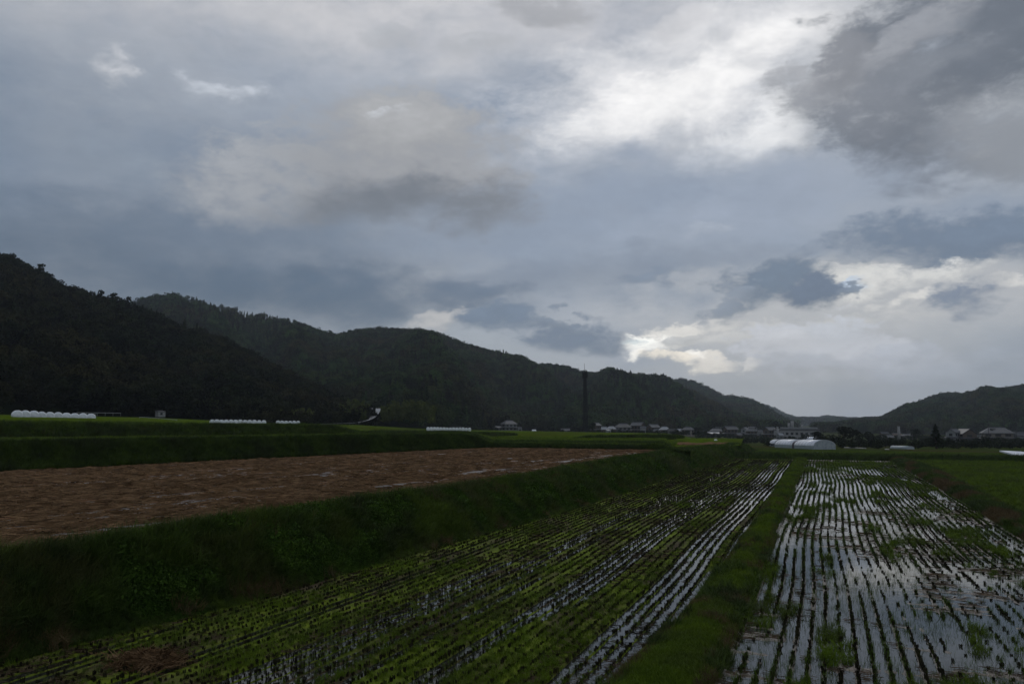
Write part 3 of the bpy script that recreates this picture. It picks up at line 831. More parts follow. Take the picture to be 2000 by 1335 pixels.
GP[..., 2] = 1.865 + .16 * (streak - .5 + .0) + .085 * (ruts - .5) - wetn * .18 + .03 * (fbm(ac / 5, al / 12, 165, 3) - .5)
GP[0, :, 2] = 1.93; GP[-1, :, 2] = 1.92
M['plough'] = material('ploughed_stubble', (.062, .034, .019), (.225, .13, .075), 9, .9, .6, 22, detail=8, c3=(.14, .09, .056), scale3=1.1, spec=0, stretch=(.09, 1, 1), rot=math.atan2(fd[1], fd[0]), lo=.38, hi=.64)
tag(grid_obj('ploughed_field', GP, M['plough']), 'brown harrowed field of straw and wet mud above the bank', 'field', kind='structure')
W = np.stack([A, Bq]); W[..., 2] = 1.846
tag(grid_obj('puddle', W, M['puddle']), 'pale shallow water lying in streaks on the brown field', 'water', kind='structure')
P = sample_grid(GP, 16000, lambda m: inview(m) / np.maximum(camd(m), 22) ** 1.5)
P = P[P[:, 2] > 1.845]
scatter('straw_litter', P, rng.uniform(1.0, 2.2, len(P)), strawp, 'orange brown straw strewn over the harrowed field', 'straw', .12, np.full(len(P), math.atan2(fd[1], fd[0])) + rng.normal(0, .5, len(P)))

# cross bank at the far end of the paddies and the far green field
yc = np.array([111.5, 112.3, 113.2, 114.5, 116, 117.5]); zc = np.array([-.1, .05, .38, .5, .38, -.1])
xc = np.concatenate([np.linspace(-13, 12, 120), np.linspace(12.3, 75, 130)])
YY = yc[:, None] + .25 * (xc - 10).clip(0, None)[None] * -.08 + .3 * (fbm(xc / 3, 1, 171)[None] - .5)
ZZ = zc[:, None] * (1 + .4 * (fbm(xc / 2.5, 5, 173)[None] - .5)) * (1 + .5 * sstep(10, 40, xc))
GC = np.stack([np.broadcast_to(xc, YY.shape), YY, ZZ], -1)
tag(grid_obj('levee', GC, M['bank']), 'low dark cross levee at the far end of the paddies', 'levee', kind='structure')
P = sample_grid(GC, 7000, lambda m: inview(m).astype(float))
scatter('levee_grass', P, rng.uniform(.7, 1.3, len(P)), darkp, 'dark grass on the cross levee at the far end', 'grass', .4)
yv = np.linspace(117.3, 150, 40); xv = np.linspace(-11, 26, 60)
XX, YY = np.broadcast_to(xv, (40, 60)), np.broadcast_to(yv[:, None], (40, 60))
GG = np.stack([XX, YY, zg(XX, YY) + .12 + .1 * fbm(XX / 2, YY / 2, 175)], -1)
tag(grid_obj('green_field', GG, M['far_green']), 'bright green rice field in front of the greenhouse', 'field', kind='structure')
P = sample_grid(GG, 16000)
P[:, 0] = np.round(P[:, 0] / .5) * .5 + rng.normal(0, .08, len(P))
scatter('rice_regrowth', P, rng.uniform(1.2, 2.0, len(P)), weedp, 'green rice in rows in front of the greenhouse', 'rice regrowth', .3)
for k_, (qa, ya_, qb, yb_, da, db, hh_, lb) in enumerate([(1120, 858, 1336, 853.5, 128, 150, .45, 'low dark grassy step crossing the green field before the village'), (700, 846, 1010, 848.5, 118, 150, .3, 'faint grassy step in the green field below the far bale row')]):
    n_ = 120; tt = np.linspace(0, 1, n_)
    base = np.array([at(qa + (qb - qa) * t_, ya_ + (yb_ - ya_) * t_, da + (db - da) * t_) for t_ in tt])
    away = base[:, :2] / np.linalg.norm(base[:, :2], axis=1)[:, None]
    G = np.zeros((7, n_, 3))
    for r_, (o_, z_) in enumerate(((-1.2, -.5), (-.6, .1), (-.2, .6), (.3, 1.0), (1.2, .95), (2.6, .6), (4.5, -.5))):
        G[r_, :, :2] = base[:, :2] + away * o_; G[r_, :, 2] = base[:, 2] + hh_ * z_ * (1 + .5 * (fbm(tt * 40, r_, 231 + k_) - .5)) * np.minimum(1, 8 * np.minimum(tt, 1 - tt)) - .1
    tag(grid_obj('grass_bank', G, M['bank']), lb, 'bank', kind='structure')
    P = sample_grid(G, 2500)
    scatter('bank_grass', P, rng.uniform(.7, 1.3, len(P)), darkp, 'dark grass on the ' + lb, 'grass', .4)
# small brown strip and pale sheet strip beyond the end of the bank
def slab(name, corners, mat, th, label, cat, kind=None, n=10, amp=.05, seed=1):
    c = np.array(corners); s, t = np.meshgrid(np.linspace(0, 1, n), np.linspace(0, 1, n))
    G = ((c[0] * (1 - s)[..., None] + c[1] * s[..., None]) * (1 - t)[..., None] + (c[3] * (1 - s)[..., None] + c[2] * s[..., None]) * t[..., None])
    top = G.copy(); top[..., 2] += th + amp * (fbm(G[..., 0] / 1.5, G[..., 1] / 1.5, seed) - .5)
    bot = G.copy(); bot[..., 2] -= .1
    v = np.concatenate([top.reshape(-1, 3), bot.reshape(-1, 3)]); f = [tuple(q) for q in grid_faces(n, n)]
    rim = [i for i in range(n)] + [i * n + n - 1 for i in range(1, n)] + [(n - 1) * n + i for i in range(n - 2, -1, -1)] + [i * n for i in range(n - 2, 0, -1)]
    for a, b in zip(rim, rim[1:] + rim[:1]): f.append((a, a + n * n, b + n * n, b))
    return tag(link(name, me_from(name, v, f, mat, False)), label, cat, kind=kind)


GREEN2 = [at(1318, 872, 98), at(1446, 869, 128), at(1452, 856, 200), at(1325, 855, 200)]
slab('terrace', GREEN2, M['terrace'], .02, 'small green terrace past the end of the brown field', 'terrace', 'structure', 20, .3, 181)
s_ = slab('ploughed_field', [at(1322, 869, 108), at(1410, 868.5, 122), at(1424, 864, 150), at(1325, 862.5, 150)], M['plough'], .12, 'small reddish brown field strip past the grass bank', 'field', 'structure', 12, .1, 183)

# ------------------------------------------------------------------ hills
HILLS = {}
def hill(name, sil, foot, ridge, tree_h, label, seed, amp=6., foot_py=None, step=6):
    xs, yss = zip(*sil); c = np.arange(xs[0], xs[-1] + .1, step)
    fx, fd_, fz = zip(*foot); rx, rd = zip(*ridge)
    nv = 26
    vv = np.linspace(0, 1, nv)
    G = np.zeros((nv + 8, len(c), 3))
    for j, q in enumerate(c):
        D0, D1 = np.interp(q, fx, fd_), np.interp(q, rx, rd)
        top = at(q, np.interp(q, xs, yss), D1); z1 = top[2] - tree_h; z0 = np.interp(q, fx, fz)
        z1 = max(z1, z0)
        dirn = ray(q, 822); dirn = dirn[:2] / np.hypot(*dirn[:2])
        gully = np.array([fbm(q / 90 + .9 * v, v * 1.5, seed, 4) - .5 for v in vv])
        z = z0 + (z1 - z0) * (vv ** 1.05) + amp * 2 * gully * np.sin(np.pi * vv) ** .8 * min(1, (z1 - z0) / 40)
        D = D0 + (D1 - D0) * vv
        G[:nv, j] = np.stack([dirn[0] * D, dirn[1] * D, z], -1)
        for b in range(8):
            k = (b + 1) / 8; Db = D1 + (D1 - D0) * k * .9
            G[nv + b, j] = (dirn[0] * Db, dirn[1] * Db, z1 + (-12 - z1) * k ** 1.2)
    tag(grid_obj(name, G, M['hill']), label, 'hill', kind='structure')
    HILLS[seed] = G
    return G


H1 = hill('hill', [(-520, 420), (-200, 455), (0, 492), (40, 512), (100, 545), (200, 572), (260, 588), (330, 618), (400, 640), (440, 655), (500, 690), (560, 722), (620, 752), (670, 774), (698, 790), (712, 806), (722, 826), (730, 836)],
          [(-520, 190, 6), (0, 205, 6.5), (300, 235, 6), (500, 258, 4.3), (640, 278, 3.6), (730, 292, 2.6)], [(-520, 430), (0, 450), (400, 420), (600, 380), (700, 320), (730, 310)], 7.5, 'dark wooded hill rising behind the bales on the left', 201, 7)
H2_ = hill('hill', [(150, 610), (270, 583), (300, 574), (330, 571), (370, 582), (420, 597), (470, 606), (520, 616), (580, 630), (640, 652), (670, 651), (700, 643), (740, 640), (800, 645), (850, 651), (880, 660), (920, 676), (970, 692), (1020, 702), (1060, 711), (1110, 716), (1150, 728), (1190, 725), (1230, 733), (1290, 740), (1330, 752), (1370, 772), (1410, 794), (1450, 812), (1490, 828), (1530, 838)],
           [(150, 430, 6), (600, 420, 4), (750, 340, 2.5), (850, 340, 1.0), (1000, 520, -1), (1200, 560, -2.5), (1400, 640, -4), (1530, 700, -5)], [(150, 1000), (330, 1000), (700, 950), (1000, 1000), (1300, 1050), (1530, 900)], 8, 'long wooded ridge with two summits behind the tower', 203, 38)
H3_ = hill('hill', [(1240, 765), (1300, 744), (1330, 741), (1360, 746), (1385, 758), (1410, 772), (1432, 775), (1455, 778), (1480, 788), (1500, 800), (1520, 812), (1540, 826), (1556, 838)],
           [(1240, 1000, -3), (1556, 1100, -7)], [(1240, 1650), (1400, 1600), (1556, 1400)], 8, 'hazy wooded hill at the left end of the valley gap', 205, 20, step=4)
H4_ = hill('hill', [(1420, 780), (1490, 793), (1510, 800), (1535, 814), (1560, 820), (1600, 820), (1615, 816), (1640, 819), (1665, 822), (1700, 826), (1760, 830)],
           [(1420, 2200, -8), (1760, 2200, -8)], [(1420, 3300), (1560, 3600), (1760, 3600)], 9, 'pale distant hills closing the valley gap', 207, 20, step=4)
H5_ = hill('hill', [(1590, 838), (1630, 828), (1660, 822), (1690, 818), (1720, 817), (1750, 805), (1780, 791), (1810, 780), (1840, 770), (1865, 768), (1900, 772), (1930, 766), (1960, 759), (2000, 754), (2100, 740), (2400, 700), (2700, 760)],
           [(1590, 900, -8), (1800, 800, -8), (2000, 760, -8), (2700, 700, -8)], [(1590, 1500), (1800, 1400), (2000, 1300), (2700, 1200)], 8, 'wooded hill on the right side of the valley', 209, 30)


def crown_mesh(name, kind, n, leaf, mat, seed):
    r = np.random.default_rng(seed); v, f = [], []
    if kind == 'broad':
        lobes = [((0, 0, .62), (.30, .30, .30))] + [((.22 * math.cos(a), .22 * math.sin(a), z), (.2, .2, .17)) for a, z in zip(r.uniform(0, 6.28, 7), r.uniform(.4, .85, 7))]
    elif kind == 'shrub':
        lobes = [((.25 * math.cos(a), .25 * math.sin(a), z), (.3, .3, .28)) for a, z in zip(r.uniform(0, 6.28, 7), r.uniform(.25, .7, 7))]
    elif kind == 'pine':
        lobes = [((r.uniform(-.22, .22), r.uniform(-.22, .22), z), (.2, .2, .06)) for z in (.55, .66, .74, .83, .9, .95)]
    else: lobes = None
    for _ in range(n):
        if kind == 'conifer':
            h = 1 - r.uniform() ** .6 * .88; rr = .24 * (1.03 - h) / .9 * (0.75 + .35 * math.sin(h * 46)) * (.55 + .45 * r.uniform())
            a = r.uniform(0, 6.283); p = np.array([rr * math.cos(a), rr * math.sin(a), h - rr * .25])
        elif kind == 'bamboo':
            a = r.uniform(0, 6.283); h = r.uniform(.35, 1); lean = max(0, h - .7) ** 1.3 * .7
            rr = .11 * (1.25 - h) * r.uniform(.3, 1.2); p = np.array([lean + rr * math.cos(a), rr * math.sin(a), h - lean * .5])
        else:
            c, s = lobes[r.integers(len(lobes))]; d = r.normal(size=3); d /= np.linalg.norm(d)
            p = np.array(c) + d * np.array(s) * r.uniform(.55, 1.02) ** .5
        u_ = r.normal(size=3); u_ /= np.linalg.norm(u_); w = np.cross(u_, r.normal(size=3)); w /= np.linalg.norm(w)
        s = leaf * r.uniform(.6, 1.4); i = len(v)
        v += [p - u_ * s, p + w * s * .6, p + u_ * s, p - w * s * .6]; f.append((i, i + 1, i + 2, i + 3))
    return me_from(name, v, f, mat)


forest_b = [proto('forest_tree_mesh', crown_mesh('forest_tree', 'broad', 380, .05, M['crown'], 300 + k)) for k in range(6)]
far_b = [proto('hill_tree_mesh', crown_mesh('hill_tree', 'broad', 300, .055, M['crown_far'], 310 + k)) for k in range(5)]
far_c = [proto('hill_conifer_mesh', crown_mesh('hill_conifer', 'conifer', 220, .05, M['crown_far'], 325 + k)) for k in range(3)]
forest_c = [proto('forest_conifer_mesh', crown_mesh('forest_conifer', 'conifer', 300, .045, M['crown'], 320 + k)) for k in range(3)]
bamb = [proto('bamboo_mesh', crown_mesh('bamboo', 'bamboo', 110, .05, M['bamboo'], 330 + k)) for k in range(4)]
def wood(name, G, n, s0, s1, protos, label, wf=None, rows=28):
    P = sample_grid(G[:rows], n, (lambda m: inview(m, 120) * (1 if wf is None else wf(m))))
    P[:, 2] -= .6
    return scatter(name, P, rng.uniform(s0, s1, n), protos, label, 'forest', .06)


con = lambda m: (fbm(m[..., 0] / 60, m[..., 1] / 60, 221, 3) > .52) * 1.0
ncon = lambda m: (fbm(m[..., 0] / 60, m[..., 1] / 60, 221, 3) <= .52) * 1.0 + .15
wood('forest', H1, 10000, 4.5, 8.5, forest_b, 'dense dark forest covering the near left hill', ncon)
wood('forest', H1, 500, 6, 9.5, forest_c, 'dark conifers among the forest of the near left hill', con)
wood('forest', H2_, 15000, 6.5, 12, far_b, 'forest covering the long ridge behind the tower', ncon)
wood('forest', H2_, 2600, 9, 13, far_c, 'conifer stands on the long ridge behind the tower', con)
wood('forest', H3_, 3500, 9, 15, far_b, 'forest on the hazy hill left of the valley gap')
wood('forest', H4_, 3000, 16, 26, far_b, 'faint forest on the distant hills in the valley gap')
wood('forest', H5_, 9000, 8, 13, far_b, 'forest on the hill right of the valley')


def grove(name, cols, py0, py1, d0, d1, n, s0, s1, protos, label, ztop):
    P = []
    for _ in range(n):
        q = rng.uniform(*cols); k = rng.uniform(); D = d0 + (d1 - d0) * k
        b = at(q, 822, D); e = 1 - abs((q - (cols[0] + cols[1]) / 2) / ((cols[1] - cols[0]) / 2)) ** 2.2
        P.append((b[0], b[1], np.interp(k, [0, 1], [py0, py0 + ztop * max(e, .0)])))
    return scatter(name, np.array(P), rng.uniform(s0, s1, n), protos, label, 'bamboo', .08)


grove('bamboo_grove', (666, 718), 3.0, 0, 285, 310, 80, 6, 8.5, bamb, 'pale bamboo left of the white hill road', 3.5)
grove('bamboo_grove', (750, 848), 2.2, 0, 290, 325, 170, 6, 9, bamb, 'pale bamboo grove right of the white hill road', 4.5)
grove('bamboo_grove', (540, 612), 4.0, 0, 262, 275, 70, 3.5, 5.5, bamb, 'olive thicket at the hill foot right of the short bale row', 1)
grove('undergrowth', (255, 700), 4.4, 0, 250, 262, 90, 2.5, 4.5, [proto('thicket_mesh', crown_mesh('thicket', 'shrub', 200, .09, M['crown'], 341))], 'dark undergrowth along the foot of the near left hill', 0)

# ------------------------------------------------------------------ single trees
def trunk_mesh(seed, h=1.0):
    r = random.Random(seed); mb = MB(); a = Vector((0, 0, -.04))
    pts = [a, Vector((r.uniform(-.02, .02), r.uniform(-.02, .02), .25)), Vector((r.uniform(-.03, .03), r.uniform(-.03, .03), .5)), Vector((r.uniform(-.04, .04), 0, .8))]
    rr = [.035, .028, .02, .006]
    for i in range(3): mb.tube(pts[i], pts[i + 1], rr[i], rr[i + 1], 7)
    for k in range(6):
        b = pts[1].lerp(pts[2], r.uniform(0, 1)); t_ = r.uniform(0, 6.28)
        mb.tube(b, b + Vector((math.cos(t_) * .22, math.sin(t_) * .22, r.uniform(.12, .25))), .012, .004, 5)
    return mb.mesh('trunk', M['bark'])


TREE = {k: [(trunk_mesh(k_ + i), crown_mesh('crown', k, n, lf, M['crown_near'], 400 + i + k_)) for i in range(3)]
        for k_, (k, n, lf) in enumerate((('broad', 620, .05), ('shrub', 520, .06), ('pine', 360, .05), ('conifer', 620, .045)))}
def tree(name, base, h, kind, label, cat='tree', group=None, wide=1.0):
    i = random.randrange(3); tm, cm = TREE[kind][i]
    e = tag(empty(name, base, random.uniform(0, 6.28)), label, cat, group); e.scale = (h * wide, h * wide, h)
    link('trunk', tm, e); link('crown', cm, e)
    return e


def hgt(base, px, py_top):
    d = math.hypot(base[0], base[1]); return at(px, py_top, d)[2] - base[2]


GRV = 'trees of the grove behind the greenhouse'
for (q, pb, pt_, kind, nm, lb, wd) in [
    (1573, 862, 846, 'broad', 'tree', 'small dark tree above the right end of the greenhouse roof', 1.2),
    (1600, 868, 841, 'broad', 'tree', 'dark tree just right of the little white dome behind the greenhouse', 1.1),
    (1626, 870, 846, 'shrub', 'shrub', 'dark bush between the greenhouse end and the tallest round tree', 1.5),
    (1650, 869, 830, 'broad', 'tree', 'tallest round crowned tree of the grove behind the greenhouse', 1.15),
    (1676, 869, 838, 'broad', 'tree', 'tree right beside the tallest round tree of the grove', 1.0),
    (1697, 868, 841, 'broad', 'tree', 'lower rounded tree in the right half of the grove', 1.2),
    (1717, 866, 846, 'shrub', 'shrub', 'low bush at the right end of the grove', 1.4),
    (1791, 864, 836, 'broad', 'tree', 'round dark tree left of the big cone shaped tree', 1.0),
    (1829, 876, 827, 'conifer', 'tree', 'big broad cone shaped dark tree left of the gabled farmhouse', 1.55),
    (1946, 864, 834, 'broad', 'tree', 'round dark tree in front of the long pale roofed house', 1.05),
    (1925, 872, 850, 'shrub', 'shrub', 'dark bush below the garden of the gabled farmhouse', 1.6),
    (1960, 871, 851, 'shrub', 'shrub', 'dark bush below the long pale roofed house', 1.6),
    (1995, 872, 852, 'shrub', 'shrub', 'dark bush at the right edge by the utility poles', 1.4),
    (1870, 876, 862, 'shrub', 'shrub', 'low bush right of the big cone shaped tree', 1.7),
    (1898, 875, 860, 'shrub', 'shrub', 'low bush in front of the gabled farmhouse', 1.7),
    (1755, 872, 858, 'shrub', 'shrub', 'bush above the low silver tunnel', 1.9),
    (1785, 873, 859, 'shrub', 'shrub', 'bush just left of the big cone shaped tree', 1.8),
    (1730, 873, 860, 'shrub', 'shrub', 'bush left of the low silver tunnel', 1.9),
    (1500, 872, 862, 'shrub', 'shrub', 'low dark bush against the left end of the greenhouse', 1.6)]:
    b = ground_at(q, pb); tree(nm, b, max(hgt(b, q, pt_), 1.2), kind, lb, nm, None, wd)
for (q, pb, pt_, D, kind, lb, wd) in [
    (1156, 844, 824, 420, 'broad', 'dark tree hiding the right side of the tower foot', 1.0),
    (1128, 844, 833, 425, 'shrub', 'dark bush hiding the left side of the tower foot', 1.5),
    (968, 841, 832, 470, 'shrub', 'dark bush at the left end of the white house', 1.3),
    (1024, 842, 833, 505, 'shrub', 'dark bush right of the white house', 1.4),
    (1363, 848, 833, 480, 'broad', 'olive tree right of the last beige walled house', 1.2),
    (1230, 847, 838, 485, 'shrub', 'dark hedge bush between the two storey house and the dark gabled one', 1.5),
    (1268, 847, 838, 485, 'shrub', 'dark bush in front of the house with the sloping roof', 1.5)]:
    b = at(q, pb, D); tree('tree' if kind == 'broad' else 'shrub', b, hgt(b, q, pt_), kind, lb, 'tree' if kind == 'broad' else 'shrub', None, wd)
# pines that stand up from the ridge lines
for (q, py, G, cols0, h, lb) in [
    (212, 574, H1, -520, 9, 'lone pine standing clear of the near hill crest'), (60, 517, H1, -520, 8, 'pine on the crest near the left edge of the near hill'),
    (180, 569, H1, -520, 7, 'small pine just left of the lone crest pine'), (238, 582, H1, -520, 7, 'small pine just right of the lone crest pine'),
    (440, 600, H2_, 150, 11, 'pine on the far ridge right of its first summit'), (555, 622, H2_, 150, 11, 'first of two close pines on the falling far ridge'), (568, 625, H2_, 150, 12, 'second of two close pines on the falling far ridge'),
    (640, 646, H2_, 150, 10, 'pine in the saddle of the far ridge'), (790, 643, H2_, 150, 13, 'bare stemmed pine on the second summit of the far ridge'), (815, 646, H2_, 150, 11, 'pine right of the bare stemmed one on the second summit')]:
    j = int(round((q - cols0) / 6)); b = G[25, j].copy(); b[2] -= .5
    tree('pine_tree', b, at(q, py, camd(b))[2] - b[2] + .8, 'pine', lb, 'pine tree', None, .62)

# shrub mass along the stream
P = []
for _ in range(420):
    q = rng.uniform(1430, 2060); pb = rng.uniform(861, 876) if q > 1640 else rng.uniform(858, 866)
    P.append(ground_at(q, pb))
scatter('undergrowth', np.array(P), rng.uniform(1.2, 2.8, len(P)), [proto('bush_mesh', crown_mesh('bush', 'shrub', 180, .1, M['crown_near'], 351 + k)) for k in range(3)], 'dark undergrowth along the stream behind the fields', 'undergrowth', .1)

P = []
for _ in range(260):
    q = rng.uniform(1060, 1380); P.append(at(q, np.interp(q, [1060, 1380], [844.5, 849.5]), rng.uniform(440, 530)))
for _ in range(300): P.append(ground_at(rng.uniform(1360, 1600), rng.uniform(849, 857)))
for _ in range(250): P.append(ground_at(rng.uniform(1690, 2060), rng.uniform(854, 861)))
scatter('undergrowth', np.array(P), rng.uniform(1.2, 3.0, len(P)), [proto('garden_bush_mesh', crown_mesh('garden_bush', 'shrub', 160, .1, M['crown_near'], 361 + k)) for k in range(3)], 'dark hedges and garden bushes between the village houses', 'undergrowth', .1)

# ------------------------------------------------------------------ white bales
def bale_mesh(seed):
    r = random.Random(seed); n = 20
    prof = [(0, -.6), (.40, -.6), (.52, -.575), (.60, -.50), (.625, -.40), (.63, 0), (.625, .40), (.60, .50), (.52, .575), (.40, .6), (0, .6)]
    v, f = [], []
    ph = r.uniform(0, 6)
    for (rr, y) in prof:
        for k in range(n):
            a = 2 * math.pi * k / n; q = rr * (1 + .02 * math.sin(3 * a + ph) + .012 * math.sin(7 * a + 5 * y + ph))
            z = q * math.sin(a); z = max(z, -.56)
            v.append((q * math.cos(a), y + .02 * math.sin(2 * a + ph), z + .56))
    m = len(prof)
    for i in range(m - 1):
        for k in range(n): f.append((i * n + k, i * n + (k + 1) % n, (i + 1) * n + (k + 1) % n, (i + 1) * n + k))
    return me_from('wrapped_bale', v, f, M['bale'], True)


BALE = [bale_mesh(k) for k in range(4)]
ORD = ['first', 'second', 'third', 'fourth', 'fifth', 'sixth', 'seventh', 'eighth', 'ninth', 'tenth', 'eleventh', 'twelfth', 'thirteenth', 'fourteenth']
def bale_row(q0, q1, n, y0, y1, d0, d1, where, grp, s=.8, zs=1.16, turn=.12):
    for k in range(n):
        t_ = k / (n - 1); b = at(q0 + (q1 - q0) * t_, y0 + (y1 - y0) * t_, d0 + (d1 - d0) * t_)
        bearing = math.atan2(-b[0], b[1])
        o = link('wrapped_bale', BALE[random.randrange(4)], None, b, bearing + turn + random.uniform(-.12, .12)); sc = s * random.uniform(.95, 1.05); o.scale = (sc, sc, sc * zs)
        lb = f'{ORD[k]} white wrapped bale from the left in {where}' if k < n - 1 else f'last white wrapped bale at the right end of {where}'
        tag(o, lb, 'bale', grp)


bale_row(33, 177, 10, 818.4, 822.4, 106, 118, 'the long row of ten', 'ten white bales in a row on the upper terrace', .85, 1.02)
bale_row(414, 515, 12, 829.0, 829.5, 176, 188, 'the middle row of twelve', 'twelve white bales in a row on the upper terrace')
bale_row(543, 582, 6, 830.0, 830.0, 188, 196, 'the short row of six', 'six white bales in a row on the upper terrace', .73, 1.22)
bale_row(836, 917, 14, 841.6, 841.8, 218, 250, 'the far row of fourteen', 'fourteen white bales in a far row on the green field', .74, 1.3)

# ------------------------------------------------------------------ road, rails, small things on the left
def ribbon(name, pts, w, mat, label, cat, kind='structure', lift=.0):
    pts = np.array(pts); n = len(pts); w = np.broadcast_to(np.asarray(w, float), (n,))[:, None]; d = np.gradient(pts[:, :2], axis=0); d /= np.linalg.norm(d, axis=1)[:, None]
    nrm = np.stack([-d[:, 1], d[:, 0], np.zeros(n)], -1)
    G = np.stack([pts + nrm * w / 2, pts - nrm * w / 2]); G[..., 2] += lift
    return tag(grid_obj(name, G, mat, flip=True), label, cat, kind=kind)


def smooth_path(pts, n):
    pts = np.array(pts); t_ = np.linspace(0, len(pts) - 1, n); i = np.clip(t_.astype(int), 0, len(pts) - 2); f_ = (t_ - i)[:, None]
    g = lambda k: pts[np.clip(k, 0, len(pts) - 1)]
    p0, p1, p2, p3 = g(i - 1), g(i), g(i + 1), g(i + 2)
    return .5 * ((2 * p1) + (-p0 + p2) * f_ + (2 * p0 - 5 * p1 + 4 * p2 - p3) * f_ ** 2 + (-p0 + 3 * p1 - 3 * p2 + p3) * f_ ** 3)


rp = smooth_path([at(620, 829.5, 262), at(670, 828, 268), at(705, 824.5, 274), at(724, 819, 280), at(729, 811, 300), at(733, 803, 330), at(734, 798, 350)], 40)
ribbon('road', rp, np.interp(np.linspace(0, 1, 40), [0, .5, .68, 1], [.8, 1.0, 3.4, 4.4]), M['road'], 'wet pale lane climbing between the bamboo groves', 'road', lift=.25)


def guard_rail(pts, label, h=.35, step=2.0, th=.055):
    pts = [Vector(p) for p in pts]; e = tag(empty('guard_rail', pts[0]), label, 'guard rail'); o = pts[0]
    mb = MB()
    for a, b in zip(pts, pts[1:]): mb.tube(a - o + Vector((0, 0, h)), b - o + Vector((0, 0, h)), th, th, 5)
    mb.build('rail', M['rail'], e)
    pm = MB().tube((0, 0, -.3), (0, 0, h), .03, .03, 5).mesh('post', M['rail'])
    acc = 0
    for a, b in zip(pts, pts[1:]):
        L = (b - a).length; k = 0
        while k * step < L:
            link('post', pm, e, a.lerp(b, k * step / L) - o); k += 1


guard_rail([at(150, 808.5, 190), at(190, 809, 192), at(236, 809.5, 196)], 'thin pale guard rail behind the long row of ten bales')
guard_rail([at(272, 817.5, 178), at(310, 819.5, 180), at(346, 823, 182)], 'pale guard rail sloping down left of the middle bale row')
guard_rail([p + np.array([0, 0, 0]) for p in smooth_path([at(625, 829.5, 259), at(672, 828.5, 264), at(704, 826.5, 270)], 12)], 'pale guard rail along the foot of the wet hill lane')


def shed(label, base, w, d, h, rh, wall, roof, rz, name='shed', door=True):
    e = tag(empty(name, base, rz), label, 'shed' if name == 'shed' else name.replace('_', ' '))
    MB().box(-w / 2, w / 2, -d / 2, d / 2, -.5, h).build('wall', wall, e)
    mb = MB(); o_ = .12
    mb.add([(-w / 2 - o_, -d / 2 - o_, h + .002), (w / 2 + o_, -d / 2 - o_, h + .002), (w / 2 + o_, d / 2 + o_, h + rh), (-w / 2 - o_, d / 2 + o_, h + rh),
            (-w / 2 - o_, -d / 2 - o_, h + .14), (w / 2 + o_, -d / 2 - o_, h + .14), (w / 2 + o_, d / 2 + o_, h + rh + .14), (-w / 2 - o_, d / 2 + o_, h + rh + .14)],
           [(3, 2, 1, 0), (4, 5, 6, 7), (0, 1, 5, 4), (1, 2, 6, 5), (2, 3, 7, 6), (3, 0, 4, 7)])
    mb.build('roof', roof, e)
    MB().box(-w / 2 + .02, w / 2 - .02, d / 2 - .1, d / 2 - .02, h - .02, h + rh - .03).build('gable', wall, e)
    if door: MB().box(-w * .2, w * .12, -d / 2 - .03, -d / 2 + .02, 0, h * .75).build('door', M['pane'], e)
    return e


b = at(313, 810, 229); face = lambda b: math.atan2(-b[0], b[1])
shed('small white shed with a dark doorway at the foot of the near hill', b, 1.9, 1.8, .8, .25, M['concrete'], M['tile_dark'], face(b) + .4)


